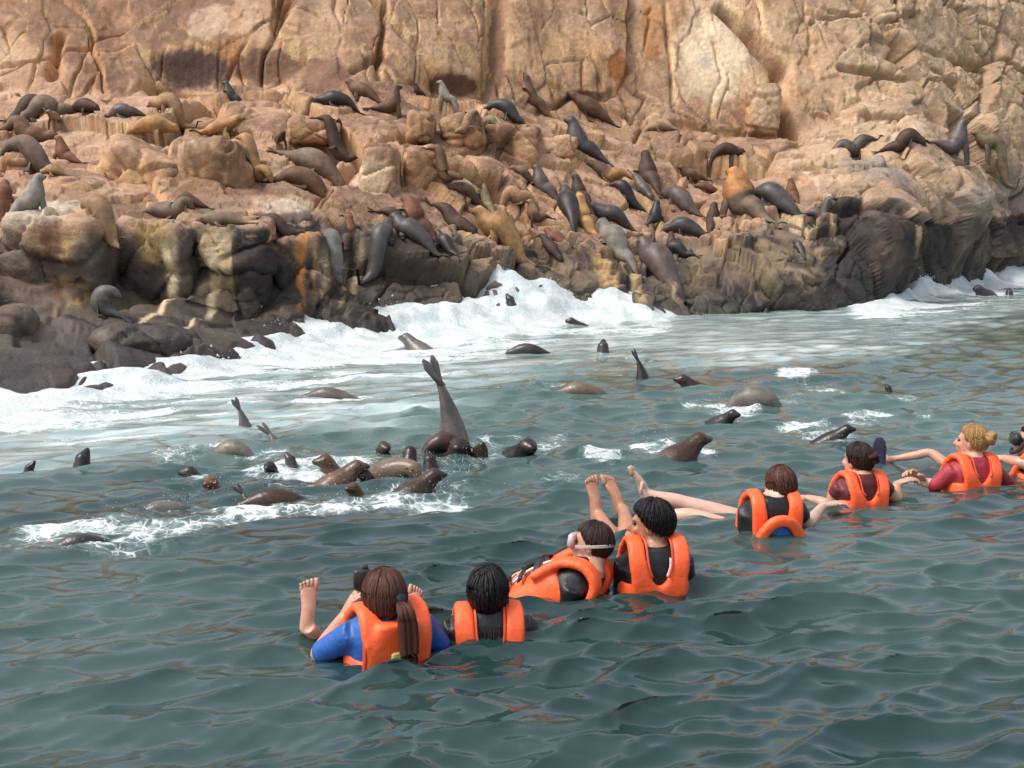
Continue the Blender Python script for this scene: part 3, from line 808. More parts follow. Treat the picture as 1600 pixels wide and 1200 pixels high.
RT = [0, .04, .10, .20, .32, .45, .56, .65, .73, .80, .855, .895, .925, .955, .98, 1.0]
RW = [.018, .034, .050, .078, .112, .138, .146, .135, .110, .086, .074, .072, .062, .042, .034, .016]
RB = [.018, .034, .052, .082, .122, .158, .180, .182, .160, .132, .102, .080, .066, .046, .037, .018]   # bull
COLS = dict(slate=(.056, .049, .047), dark=(.028, .022, .022), mauve=(.090, .066, .058), brown=(.135, .072, .038), darkbrown=(.062, .033, .022),
            redbrown=(.15, .060, .030), tan=(.285, .17, .088), golden=(.37, .205, .082), grey=(.20, .175, .148), pale=(.26, .225, .18),
            greybrown=(.165, .115, .080), olive=(.185, .138, .078), wetgrey=(.15, .135, .12))
POSES = {   # last spine position resting on the ground; elevation of the spine along the body
 'flat':    (1.00, [(0, 0), (1, 0)]),
 'headup':  (0.58, [(.58, 0), (.68, 32), (.80, 56), (.88, 38), (.93, 4), (1, -4)]),
 'upright': (0.36, [(.36, 0), (.46, 40), (.58, 68), (.74, 80), (.84, 68), (.91, 20), (1, 8)]),
 'skyward': (0.36, [(.36, 0), (.46, 44), (.58, 72), (.76, 84), (.88, 78), (1, 64)]),
 'stand':   (0.16, [(.16, 8), (.30, 22), (.50, 14), (.66, 16), (.78, 34), (.87, 22), (.93, -4), (1, -12)]),
 'arch':    (0.12, [(.12, 14), (.25, 32), (.40, 12), (.58, -8), (.75, -14), (.9, -18), (1, -24)]),
 'curl':    (0.26, [(.26, 8), (.38, 48), (.52, 92), (.64, 130), (.75, 172), (.86, 215), (1, 250)]),
}
WPOSES = {  # in the sea: spine position at the water line, elevations
 'w_head':  (.80, [(0, 10), (.4, 40), (.7, 72), (.86, 64), (.91, 16), (1, 4)]),
 'w_nose':  (.82, [(0, 20), (.5, 60), (.8, 80), (.9, 68), (1, 58)]),
 'w_lean':  (.70, [(0, 5), (.4, 18), (.65, 38), (.82, 44), (.9, 20), (1, -2)]),
 'w_dip':   (.62, [(0, 0), (.4, 16), (.6, 30), (.78, 18), (.9, -28), (1, -46)]),
 'w_back':  (.24, [(0, 26), (.24, 42), (.42, 16), (.58, -14), (.75, -40), (1, -52)]),
 'w_low':   (.20, [(0, 8), (.2, 14), (.42, 5), (.58, -6), (.8, -14), (1, -20)]),
 'w_tail':  (.30, [(0, -64), (.15, -72), (.3, -82), (.6, -86), (1, -86)]),
 'w_fluke': (.10, [(0, -40), (.1, -52), (.25, -30), (.5, -12), (1, -8)]),
}
def add_eyes(o, C, S, U, F_, L):
    for sg in (-1, 1):
        m = Mesh()
        c = C + S * sg * .058 * L + U * .022 * L + F_ * .012 * L
        r = .011 * L
        m.loft([c - U * r * q for q in (-1, -.7, 0, .7, 1)], [S * r * q for q in (.1, .7, 1, .7, .1)], [F_ * r * q for q in (.1, .7, 1, .7, .1)], 8)
        mesh_obj('eye', np.array(m.V) - np.array(o.location), m.F, M_EYE, parent=o)
def sea_lion(label, px, py, Lpx, head, pose, col, bend=0, wet=None, bull=False, mane=None, dz=0.0, group=None, raise_fl=0, fat=1.0, roll=0):
    water = pose in WPOSES
    if water:
        c = on_water(px, py); d = c[1]
        base = Vector((c[0], c[1], sea_z(c[0], c[1]) + dz))
    else:
        base = hit(px, py); d = base.y
    if not water: Lpx, fat = Lpx * 0.90, fat * 1.14
    L = Lpx * d / FPX
    rng = random.Random(int(px * 7 + py * 13))
    nS = 40
    t = np.linspace(0, 1, nS + 1)
    rw = np.interp(t, RT, RB if bull else RW) * L * fat
    rh = rw * np.interp(t, [0, .05, .3, .6, .85, .92, .955, 1], [.55, .7, .92, 1.0, 1.0, .95, .85, .8])
    h = R(head) + R(bend) * (t - 0.5)
    lim, tab = (WPOSES if water else POSES)[pose]
    e = np.radians(np.interp(t, [q[0] for q in tab], [q[1] for q in tab]))
    ds = L / nS
    P = np.zeros((nS + 1, 3))
    for i in range(1, nS + 1):
        hm, em = (h[i] + h[i - 1]) / 2, (e[i] + e[i - 1]) / 2
        P[i] = P[i - 1] + ds * np.array([math.cos(hm) * math.cos(em), math.sin(hm) * math.cos(em), math.sin(em)])
    gz = lambda x, y: base.z
    if water:
        a = np.array([np.interp(lim, t, P[:, k]) for k in range(3)])
        P += np.array(base) - a
    else:
        a = np.array([np.interp(min(0.42, lim), t, P[:, k]) for k in range(3)])
        P[:, :2] += np.array(base)[:2] - a[:2]
        top = base.z + 0.55 * L
        gl = [ground(P[i, 0], P[i, 1], top) for i in range(nS + 1)]
        g = np.array([q if q > base.z - 0.7 * L else base.z - 0.5 * L for q in gl])
        g = smooth1(g, 6)
        k0 = int(lim * nS)
        z = g + rh * 0.80
        for i in range(k0 + 1, nS + 1):       # the raised part follows the pose
            z[i] = z[i - 1] + (P[i, 2] - P[i - 1, 2])
        # limit how sharply the body bends over the rock
        for _ in range(3):
            z[:k0 + 1] = np.maximum(smooth1(z[:k0 + 1], 3), g[:k0 + 1] + rh[:k0 + 1] * 0.55)
        if k0 < nS:
            z[k0:] += z[k0 - 1] - z[k0] + (P[k0, 2] - P[k0 - 1, 2])
        P[:, 2] = smooth1(z, 2)
        gz = lambda x, y: max(ground(x, y, top), base.z - 0.3 * L)
    Tn = np.gradient(P, axis=0); Tn /= np.linalg.norm(Tn, axis=1)[:, None]
    S = np.stack([np.sin(h), -np.cos(h), 0 * h], 1)          # right flank
    U = np.cross(S, Tn); U /= np.linalg.norm(U, axis=1)[:, None]
    if roll:
        cr, sr = math.cos(R(roll)), math.sin(R(roll))
        S, U = S * cr + U * sr, U * cr - S * sr
    m = Mesh()
    seg = 16
    lift = np.interp(t, [0, .86, .90, .93, .96, 1], [0, 0, .008, -.004, -.014, -.016]) * L
    m.loft(P + U * lift[:, None], S * rw[:, None], U * rh[:, None], seg, tags=t)
    nb = len(m.V)
    # hind flippers
    for sg in (-1, 1):
        b, f = P[1], -Tn[1]
        sp = (0.36 + 0.16 * sg) if pose in ('w_tail', 'w_fluke') else 0.30
        dirv = f * math.cos(sp) + S[1] * sg * math.sin(sp)
        fl = .17 * L
        C = [b + dirv * fl * q for q in (-.2, .15, .45, .75, 1.0)]
        if not water:
            for q in C[2:]: q[2] = max(min(q[2], gz(q[0], q[1]) + .02 * L), gz(q[0], q[1]) + .008 * L)
        side = np.cross(dirv, U[1]); side /= np.linalg.norm(side) + 1e-9
        m.loft(C, [side * L * q for q in ((.022, .030, .040, .044, .016) if pose == 'w_tail' else (.022, .027, .034, .036, .014))], [U[1] * L * q for q in (.020, .014, .009, .006, .003)], 8, tag=-1)
    # ears
    i9 = int(.885 * nS)
    for sg in (-1, 1):
        b = P[i9] + S[i9] * sg * rw[i9] * .95 + U[i9] * rh[i9] * .25
        dr = S[i9] * sg * .5 - Tn[i9] * .8
        m.loft([b, b + dr * .018 * L, b + dr * .034 * L], [U[i9] * L * q for q in (.008, .007, .002)], [Tn[i9] * L * q for q in (.006, .005, .002)], 6, tag=-1)
    # fore flippers
    k6 = int((.60 if not water else .62) * nS)
    for sg in (-1, 1):
        root = P[k6] + S[k6] * sg * rw[k6] * .62 - U[k6] * rh[k6] * .35
        fw = np.array([math.cos(h[k6]), math.sin(h[k6]), 0]); sd = S[k6] * sg
        if raise_fl and sg == raise_fl:
            C = [root, root + sd * .10 * L + U[k6] * .03 * L, root + sd * .20 * L + U[k6] * .03 * L - fw * .03 * L, root + sd * .28 * L - fw * .09 * L, root + sd * .31 * L - fw * .14 * L]
            ch, th = Tn[k6], U[k6]
        elif water:
            C = [root, root + sd * .08 * L - U[k6] * .05 * L, root + sd * .14 * L - Tn[k6] * .06 * L - U[k6] * .1 * L, root + sd * .17 * L - Tn[k6] * .14 * L - U[k6] * .14 * L, root + sd * .18 * L - Tn[k6] * .2 * L - U[k6] * .16 * L]
            ch, th = Tn[k6], U[k6]
        elif pose in ('flat', 'curl'):
            C = [root, root + sd * .07 * L - fw * .02 * L, root + sd * .11 * L - fw * .08 * L, root + sd * .12 * L - fw * .15 * L, root + sd * .11 * L - fw * .20 * L]
            for n_, q in enumerate(C[1:]): q[2] = gz(q[0], q[1]) + (.035, .022, .014, .010)[n_] * L
            ch, th = Tn[k6] * .7 + sd * .7, np.array([0, 0, 1.0])
        else:
            foot = root + sd * .06 * L + fw * (.04 if pose != 'headup' else -.02) * L
            foot[2] = gz(foot[0], foot[1]) + .012 * L
            if foot[2] < root[2] - .42 * L: foot[2] = root[2] - .42 * L
            out = sd * .75 - fw * .55
            C = [root, root * .5 + foot * .5 + sd * .025 * L, foot, foot + out * .07 * L, foot + out * .12 * L]
            ch, th = fw * .9 + sd * .3, sd
        Cp, wd = spline(C, [.062, .056, .046, .038, .016], 3)
        _, tk = spline(C, [.030, .022, .013, .008, .004], 3)
        m.loft(Cp, [ch * L * q for q in wd], [th * L * q for q in tk], 10, tag=-1)
    V = np.array(m.V); tg = np.array(m.T)
    # coat: darker flippers and muzzle, faint mottling, sometimes a differently coloured fore part
    c0 = np.array(COLS[col]); colv = np.tile(c0, (len(V), 1)) * (0.93 + 0.14 * rng.random()) * (0.75 if water else 1.0)
    if mane is not None:
        k = sstep(.52, .66, tg) * 1.0
        colv = mix(colv, COLS[mane] if isinstance(mane, str) else mane, k)
    mot = fbm(V * (3.0 / L), 4, 900 + int(px) % 50)
    colv = colv * (1 + 0.55 * mot)[:, None]
    if not water:      # darker coat on undersides and lower flanks
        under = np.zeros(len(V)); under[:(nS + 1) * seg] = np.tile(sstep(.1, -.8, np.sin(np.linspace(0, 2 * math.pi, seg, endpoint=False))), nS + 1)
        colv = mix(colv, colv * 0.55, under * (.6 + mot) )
    colv = mix(colv, c0 * 0.55, (tg < -.5) * 0.8)
    colv = mix(colv, c0 * 0.40, sstep(.945, .99, tg))
    if wet is None: wet = 1.0 if water else (0.55 if col in ('slate', 'dark', 'mauve') else 0.1)
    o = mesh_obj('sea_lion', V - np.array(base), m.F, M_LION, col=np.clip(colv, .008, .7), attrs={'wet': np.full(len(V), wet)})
    o.location = base
    tag(o, label, 'sea lion', group or ('sea lions in the water' if water else 'sea lions hauled out on the rocks'))
    if pose in ('w_head', 'w_nose', 'w_lean', 'w_dip') and Lpx > 95:
        i = int(.918 * nS)
        add_eyes(o, P[i], S[i], U[i], Tn[i], L)
    return o

LIONS = [
 # along the cliff foot, left to right
 ('bulky dark brown sea lion slumped against the cliff at the far left', 38, 178, 78, 20, 'flat', 'darkbrown', dict(fat=1.25)),
 ('long greyish sea lion stretched downhill below the cliff at the left', 88, 180, 108, 205, 'flat', 'greybrown', dict(bend=25)),
 ('dark arched sea lion lying over the long greyish one at the left', 112, 176, 74, 335, 'arch', 'darkbrown', {}),
 ('small tan sea lion standing just below the dark arched one', 95, 204, 48, 255, 'stand', 'tan', {}),
 ('upper of two long brown sea lions lying side by side at the left edge', 34, 208, 104, 5, 'flat', 'brown', {}),
 ('lower of two long brown sea lions lying side by side at the left edge', 36, 236, 116, 3, 'flat', 'greybrown', {}),
 ('reddish brown sea lion with raised head right of the two long lying ones', 108, 252, 76, 160, 'upright', 'redbrown', {}),
 ('small tan sea lion lying at the foot of the reddish brown upright one', 92, 274, 58, 185, 'flat', 'tan', {}),
 ('mauve-grey sea lion lying behind the golden arched one on the left terrace', 200, 183, 76, 180, 'flat', 'mauve', {}),
 ('golden arched sea lion with its head low to the right', 205, 211, 100, 2, 'arch', 'golden', {}),
 ('tan sea lion sprawled below the dark hollow in the cliff', 272, 166, 86, 175, 'flat', 'tan', dict(bend=-20)),
 ('golden sea lion walking on its flippers above the streaked block', 320, 208, 92, 350, 'stand', 'golden', dict(fat=.9)),
 ('small slate sea lion lifting its head before the dark hollow', 368, 156, 62, 175, 'upright', 'slate', {}),
 ('golden brown sea lion lying down the slope right of the walking golden one', 392, 232, 88, 325, 'flat', 'golden', {}),
 ('rounded brown sea lion standing above the long grey-brown pair', 432, 223, 52, 300, 'stand', 'brown', {}),
 ('upper of the long grey-brown pair lying head to the right on the terrace', 478, 260, 128, 348, 'flat', 'greybrown', {}),
 ('lower and darker of the long grey-brown pair on the terrace', 462, 288, 122, 4, 'flat', 'brown', dict(bend=-18)),
 ('rounded tan sea lion lying left of the black-brown one at the cliff foot', 482, 160, 56, 230, 'flat', 'tan', {}),
 ('black-brown sea lion lying flat at the cliff foot', 532, 164, 82, 180, 'flat', 'dark', {}),
 ('brown sea lion with raised head behind the black-brown one', 572, 150, 74, 165, 'headup', 'brown', {}),
 ('brown sea lion sitting up and looking right at the cliff foot', 602, 176, 82, 20, 'upright', 'brown', {}),
 ('tiny dark brown pup sitting by the cliff left of the brown hollow', 657, 148, 34, 200, 'upright', 'darkbrown', {}),
 ('pale grey sea lion sitting upright before the low brown hollow', 704, 168, 66, 175, 'upright', 'pale', dict(fat=.85)),
 ('left of two tan-brown sea lions lying beside the pale upright one', 734, 184, 54, 215, 'flat', 'tan', {}),
 ('right of two tan-brown sea lions lying beside the pale upright one', 760, 194, 50, 330, 'flat', 'olive', {}),
 ('slate sea lion lying flat left of the tall brown upright one', 782, 172, 76, 352, 'flat', 'slate', {}),
 ('tall brown sea lion sitting bolt upright against the cliff', 840, 168, 92, 176, 'skyward', 'brown', dict(fat=.85)),
 ('dark brown sea lion humped at the cliff foot above the slate upright one', 930, 182, 82, 185, 'flat', 'brown', dict(fat=1.15)),
 ('big slate sea lion rearing up with bowed head on the middle terrace', 918, 240, 112, 165, 'upright', 'slate', {}),
 ('small tan-brown sea lion lying high on the rock right of the rearing slate one', 1036, 204, 58, 185, 'flat', 'tan', {}),
 ('dark brown sea lion sitting up right of the golden lying one', 1018, 286, 100, 110, 'upright', 'darkbrown', {}),
 ('mauve sea lion lying at the foot of the dark brown sitting one', 1000, 296, 66, 300, 'flat', 'mauve', {}),
 ('golden tan sea lion with a dark head lying on the middle terrace', 958, 284, 86, 184, 'flat', 'golden', dict(mane=(.11, .06, .035))),
 ('mauve-grey sea lion with lifted head left of the dark purple one', 856, 300, 88, 150, 'upright', 'mauve', {}),
 ('long dark purplish sea lion stretched up the rock in the middle', 890, 335, 118, 98, 'headup', 'dark', dict(mane='mauve')),
 ('tan sea lion pointing its nose to the sky in the middle group', 916, 358, 100, 120, 'skyward', 'golden', {}),
 ('dark slate sea lion lying right of the sky-pointing tan one', 962, 342, 88, 178, 'flat', 'slate', dict(fat=1.1)),
 ('tan sea lion lying flat behind the big golden one', 800, 298, 82, 4, 'flat', 'tan', {}),
 ('slim tan sea lion sitting up above the big golden one', 764, 326, 74, 120, 'skyward', 'olive', dict(fat=.8)),
 ('big golden sea lion lying with lifted head at the terrace edge', 792, 376, 122, 182, 'headup', 'golden', dict(fat=1.15)),
 ('brown pale-faced sea lion sitting up right of the big golden one', 842, 345, 66, 200, 'upright', 'brown', dict(mane='tan')),
 ('reddish brown sea lion leaning to the right at the terrace edge', 872, 378, 72, 130, 'headup', 'redbrown', {}),
 ('dark brown sea lion lying head down beside the reddish brown leaning one', 856, 388, 64, 310, 'flat', 'darkbrown', {}),
 ('long dark brown sea lion lying above the pair of slate sea lions', 704, 340, 94, 335, 'flat', 'darkbrown', {}),
 ('heavy red-brown sea lion with a thick neck above the slate pair', 660, 358, 108, 160, 'upright', 'redbrown', dict(bull=True)),
 ('left of the two big slate sea lions meeting heads above the surf', 590, 392, 104, 62, 'headup', 'slate', dict(bend=50)),
 ('right of the two big slate sea lions meeting heads above the surf', 652, 378, 112, 158, 'headup', 'slate', dict(bend=-34)),
 ('dark sea lion with a reddish head looking up left of the slate pair', 542, 356, 82, 80, 'skyward', 'darkbrown', dict(mane='redbrown')),
 ('slim grey sea lion climbing head up at the edge over the dark recess', 522, 392, 98, 122, 'headup', 'wetgrey', dict(mane='mauve')),
 ('dark brown sea lion lying by the white guano patch on the left', 435, 354, 80, 3, 'flat', 'darkbrown', {}),
 ('olive-brown sea lion lying on the flat-topped purplish block', 356, 350, 96, 183, 'flat', 'olive', dict(bend=22)),
 ('smooth grey sea lion asleep on top of the grey and ochre block', 254, 340, 98, 355, 'flat', 'greybrown', dict(bend=28, fat=1.1)),
 ('fat tan sea lion draped between the two left boulders', 162, 346, 92, 150, 'flat', 'tan', dict(fat=1.3)),
 ('greenish grey sea lion sitting up on the pale-topped boulder at the left', 38, 326, 108, 40, 'upright', 'grey', {}),
 ('reddish brown sea lion cut off by the left edge of the picture', 4, 335, 80, 100, 'headup', 'redbrown', dict(fat=1.2)),
 ('grey sea lion curled back on itself on the low dark platform', 172, 494, 104, 184, 'curl', 'wetgrey', dict(wet=.4)),
 ('pale grey sea lion with lifted head lying down the slope above the surf', 968, 404, 122, 124, 'headup', 'grey', {}),
 ('big dark mauve sea lion lying down the slope right of the pale grey one', 1036, 430, 142, 122, 'headup', 'mauve', dict(fat=1.1)),
 ('small dark brown sea lion tucked behind the big dark mauve one', 1052, 392, 58, 100, 'upright', 'darkbrown', {}),
 ('dark slate sea lion lying level right of the big dark mauve one', 1080, 366, 92, 168, 'flat', 'slate', {}),
 ('rounded dark mauve sea lion lying above the dark slate one', 1070, 326, 90, 138, 'flat', 'mauve', dict(fat=1.15)),
 ('dark sea lion sitting up left of the rounded dark mauve one', 1020, 348, 66, 60, 'upright', 'dark', {}),
 ('bull sea lion with an orange mane and grey body, head raised', 1172, 332, 138, 136, 'upright', 'greybrown', dict(bull=True, mane=(.36, .165, .05))),
 ('long slate sea lion lying right of the orange-maned bull', 1218, 334, 124, 142, 'flat', 'slate', {}),
 ('small red-brown sea lion sitting up behind the long slate one', 1240, 310, 62, 100, 'upright', 'redbrown', {}),
 ('dark mauve sea lion lying at the lower end of the long slate one', 1274, 342, 62, 345, 'flat', 'mauve', {}),
 ('left of two dark sea lions resting on the grey squared block', 1340, 244, 80, 186, 'flat', 'mauve', dict(fat=1.1)),
 ('right of two dark sea lions resting on the grey squared block', 1404, 238, 80, 354, 'flat', 'darkbrown', dict(fat=1.05)),
 ('mauve-grey sea lion rearing and looking right on the far right rocks', 1482, 240, 100, 12, 'upright', 'mauve', {}),
 ('tan-olive sea lion lying with lifted head near the right edge', 1556, 256, 84, 165, 'headup', 'olive', {}),
 ('small slate sea lion lying alone on the rough slope on the right', 1250, 394, 46, 100, 'flat', 'slate', {}),
 ('small reddish sea lion lying left of the orange-maned bull', 1108, 300, 56, 182, 'flat', 'redbrown', {}),
 ('dark brown sea lion lying half hidden behind the two big slate ones', 618, 348, 86, 10, 'flat', 'darkbrown', {}),
 ('dark brown sea lion lying between the tall pale block and the golden group', 735, 318, 70, 200, 'flat', 'brown', {}),
 ('black-brown sea lion lying just above the dark slate one in the middle', 985, 322, 70, 160, 'flat', 'dark', {}),
 ('brown sea lion sitting up at the right end of the middle group', 1112, 352, 74, 70, 'upright', 'darkbrown', {}),
 ('black-brown sea lion lying in front of the small dark tucked one', 1062, 402, 74, 150, 'flat', 'dark', {}),
 ('dark brown sea lion leaning on the long dark purplish one', 912, 312, 80, 130, 'upright', 'darkbrown', {}),
 ('small grey-brown sea lion lying left of the mauve-grey lifted one', 824, 282, 56, 190, 'flat', 'greybrown', {}),
 ('dark brown sea lion lying along the ledge above the orange-maned bull', 1130, 262, 70, 10, 'flat', 'darkbrown', {}),
 ('brown sea lion lying behind the small reddish one near the bull', 1085, 284, 64, 200, 'headup', 'brown', {}),
 ('dark brown sea lion lying on the ledge right of the brown rounded one', 520, 212, 74, 350, 'flat', 'darkbrown', {}),
 ('brown sea lion resting at the foot of the streaked block on the left', 300, 322, 70, 190, 'flat', 'brown', {}),
 ('dark sea lion hunched on the edge right of the dark recess', 700, 392, 72, 130, 'headup', 'dark', {}),
 ('brown sea lion lying on the slab left of the dark-streaked step', 690, 250, 66, 345, 'flat', 'brown', {}),
 # in the water
 ('dark brown sea lion head left of the dipping brown one', 575, 748, 150, 220, 'w_head', 'darkbrown', {}),
 ('dark wet sea lion head behind the leaning dark one in the foam', 640, 722, 140, 80, 'w_head', 'dark', {}),
 ('dark brown back of a sea lion awash below the brown heads', 470, 772, 140, 195, 'w_low', 'darkbrown', dict(dz=-.03)),
 ('dark brown sea lion head close behind the dipping brown one', 598, 712, 150, 300, 'w_head', 'darkbrown', {}),
 ('black sea lion snout between the upended one and the leaning dark one', 672, 728, 140, 110, 'w_nose', 'dark', {}),
 ('dark brown sea lion back arching left of the big dark brown head', 668, 706, 110, 20, 'w_back', 'darkbrown', {}),
 ('brown wet sea lion head at the front of the foam below the brown pair', 556, 772, 150, 230, 'w_head', 'brown', {}),
 ('dark sea lion flipper and flank rolling in the foam on the left', 385, 776, 130, 330, 'w_fluke', 'slate', {}),
 ('grey sea lion snout just left of the leaning brown heads', 455, 728, 120, 160, 'w_nose', 'slate', {}),
 ('dark sea lion head pointing straight up in the milky water at the left', 128, 726, 165, 60, 'w_nose', 'dark', {}),
 ('slim dark sea lion snout pointing up at the left edge', 44, 734, 135, 20, 'w_nose', 'dark', dict(fat=.8)),
 ('grey-black sea lion head left of the small brown head', 303, 742, 165, 190, 'w_head', 'slate', {}),
 ('small brown sea lion head at the left end of the foam', 333, 760, 165, 250, 'w_head', 'redbrown', {}),
 ('small round dark sea lion head between the brown heads', 424, 744, 140, 260, 'w_head', 'dark', {}),
 ('pale grey hind flippers sticking out of the milky water', 384, 664, 130, 340, 'w_tail', 'wetgrey', dict(dz=-.05)),
 ('grey flank and fin of a rolling sea lion beside the hind flippers', 428, 690, 150, 330, 'w_fluke', 'wetgrey', {}),
 ('pale pinkish back of a sea lion below the raised hind flippers', 390, 712, 110, 170, 'w_back', 'pale', dict(dz=.0)),
 ('slim grey sea lion surfing low in the pale water in the middle', 545, 620, 105, 178, 'w_low', 'grey', dict(dz=.0, fat=.8)),
 ('left of two brown sea lion heads leaning together in the foam', 516, 740, 185, 200, 'w_head', 'brown', {}),
 ('right of two brown sea lion heads leaning together in the foam', 534, 752, 175, 15, 'w_lean', 'brown', {}),
 ('brown sea lion dipping its head into the white foam', 608, 742, 185, 330, 'w_dip', 'greybrown', {}),
 ('dark sea lion leaning right at the front of the foam', 655, 766, 180, 20, 'w_lean', 'darkbrown', {}),
 ('large pale sea lion standing on its head with hind flippers in the air', 706, 690, 270, 350, 'w_tail', 'wetgrey', dict(dz=.10, fat=.76, bend=40)),
 ('brown sea lion head on the left under the upended pale one', 692, 694, 160, 235, 'w_head', 'darkbrown', {}),
 ('big dark brown sea lion head in front of the upended pale one', 720, 716, 235, 262, 'w_head', 'darkbrown', {}),
 ('small dark sea lion head right of the big dark brown one', 750, 716, 170, 290, 'w_nose', 'darkbrown', {}),
 ('round black sea lion head alone right of the brown group', 812, 708, 185, 300, 'w_lean', 'dark', dict(fat=1.1)),
 ('grey sea lion head in the white surf behind the upended pale one', 650, 546, 130, 150, 'w_lean', 'wetgrey', {}),
 ('slim grey sea lion neck slanting out of the breaking wave', 798, 508, 95, 150, 'w_nose', 'slate', {}),
 ('flat dark sea lion head in the foam right of the breaking wave', 904, 510, 84, 185, 'w_lean', 'slate', dict(dz=-.04)),
 ('pointed grey sea lion snout in the pale water in the middle', 942, 550, 120, 80, 'w_nose', 'slate', {}),
 ('low dark back of a sea lion in the streaky pale water', 848, 552, 78, 180, 'w_low', 'slate', dict(dz=.0)),
 ('pair of black hind flippers poking from the water in the middle', 1004, 592, 110, 330, 'w_tail', 'dark', {}),
 ('dark brown sea lion head facing left before the grey hump', 1084, 604, 130, 185, 'w_lean', 'darkbrown', {}),
 ('broad grey-tan hump of a diving sea lion right of centre', 1146, 634, 128, 350, 'w_back', 'wetgrey', dict(fat=1.1, wet=.6)),
 ('black sea lion head in foam below the grey-tan hump', 1130, 662, 120, 320, 'w_lean', 'dark', {}),
 ('brown sea lion surging right with its head lowered', 1068, 716, 190, 15, 'w_lean', 'greybrown', dict(mane='darkbrown')),
 ('black sea lion head low in the foam above the dark-red shirted swimmer', 1306, 690, 120, 350, 'w_lean', 'dark', {}),
 ('tiny black sea lion snout in open water on the right', 1389, 608, 70, 150, 'w_nose', 'dark', {}),
 ('left of two dark sea lion heads in the surf at the right edge', 1536, 462, 76, 200, 'w_lean', 'slate', dict(fat=1.3)),
 ('right of two dark sea lion heads in the surf at the right edge', 1577, 461, 62, 70, 'w_nose', 'slate', dict(fat=1.2)),
 ('pinkish brown back of a sea lion just awash left of the black flippers', 940, 616, 110, 178, 'w_low', 'greybrown', dict(dz=-.03)),
 ('dark back of a sea lion awash in the foam at the lower left', 165, 846, 120, 200, 'w_low', 'slate', dict(dz=-.01)),
 ('grey back of a sea lion rolling left of the brown heads', 295, 790, 125, 205, 'w_low', 'wetgrey', dict(dz=-.03)),
]
for lb, px, py, lp, hd, ps, cl, kw in LIONS:
    sea_lion(lb, px, py, lp, hd, ps, cl, **kw)
# ------------------------------------------------------------------ the swimmers
def plain(name, col, rough=0.5, bumps=(), sheen=0.0, var=0.12, scale=8):
    t = NT(name)
    n = t.noise(scale, 5, 0.6, t.pos())
    c = t.mixc(t.ramp(n, 0.3, 0.7), tuple(q * (1 - var) for q in col), tuple(min(1, q * (1 + var)) for q in col))
    t.l(c, t.b.inputs['Base Color']); t.b.inputs['Roughness'].default_value = rough
    prev = None
    for s, st, di in bumps:
        prev = t.bump(t.noise(s, 3, 0.6, t.pos()), st, di, prev)
    if prev is not None: t.l(prev, t.b.inputs['Normal'])
    return t.m
def skin_mat(name, col):
    t = NT(name)
    n = t.noise(14, 5, 0.6, t.pos())
    c = t.mixc(t.ramp(n, 0.3, 0.7), tuple(q * k for q, k in zip(col, (.92, .84, .82))), tuple(q * k for q, k in zip(col, (1.05, 1.06, 1.06))))
    t.l(c, t.b.inputs['Base Color']); t.b.inputs['Roughness'].default_value = 0.38
    t.b.inputs['Subsurface Weight'].default_value = 0.08; t.b.inputs['Subsurface Radius'].default_value = (.02, .008, .004)
    t.l(t.bump(t.noise(160, 2, .5, t.pos()), .12, .003), t.b.inputs['Normal'])
    return t.m
def hair_mat(name, col):
    t = NT(name)
    a = t.n('Attribute', attribute_name='strand').outputs['Fac']
    w = t.n('TexNoise'); w.noise_dimensions = '1D'; w.inputs['Scale'].default_value = 42; w.inputs['Detail'].default_value = 5
    t.l(a, w.inputs['W'])
    f = w.outputs[0]
    c = t.mixc(t.ramp(f, .3, .7), tuple(q * .7 for q in col), tuple(q * 1.35 for q in col))
    t.l(c, t.b.inputs['Base Color']); t.b.inputs['Roughness'].default_value = 0.38; t.b.inputs['Specular IOR Level'].default_value = 0.22
    t.l(t.bump(f, .4, .005), t.b.inputs['Normal'])
    return t.m
M_VEST = plain('orange_jacket_fabric', (.93, .118, .028), .5, ((120, .2, .004), (11, .25, .03), (26, .2, .012)), var=.12, scale=7)
M_PIPING = plain('darker_orange_webbing', (.62, .07, .015), .6, ((150, .2, .003),))
M_BLACK = plain('black_webbing', (.012, .012, .013), .5, ((150, .2, .003),))
M_RUBBER = plain('black_rubber', (.014, .014, .018), .35)
M_NAVY = plain('dark_blue_rubber', (.020, .022, .045), .35)
M_YELLOW = plain('pale_yellow_patch', (.80, .72, .25), .4)
M_WHITE = plain('white_plastic', (.72, .72, .72), .4)
M_MASKSTRAP = plain('clear_silicone', (.46, .36, .34), .3)
M_GLASS = plain('dark_lens', (.01, .012, .014), .06)
M_BLUE = plain('blue_sleeve_fabric', (.018, .095, .36), .5, ((90, .2, .003), (12, .5, .02)), var=.2)
M_WETSUIT = plain('black_wetsuit', (.008, .008, .010), .5, ((90, .2, .003), (12, .4, .02)), var=.25)
M_CRIMSON = plain('crimson_shirt', (.30, .022, .035), .55, ((90, .2, .003), (12, .5, .02)), var=.2)
M_MAROON = plain('dark_red_shirt', (.09, .010, .014), .55, ((90, .2, .003), (12, .5, .02)), var=.2)
S_PALE = skin_mat('pale_skin', (.56, .37, .285))
S_LIGHT = skin_mat('light_skin', (.52, .29, .20))
S_TAN = skin_mat('tanned_skin', (.40, .20, .12))
H_BROWN = hair_mat('brown_hair', (.072, .027, .017))
H_BLACK = hair_mat('black_hair', (.010, .008, .009))
H_DARK = hair_mat('dark_brown_hair', (.028, .013, .010))
H_BLOND = hair_mat('blonde_hair', (.34, .185, .070))

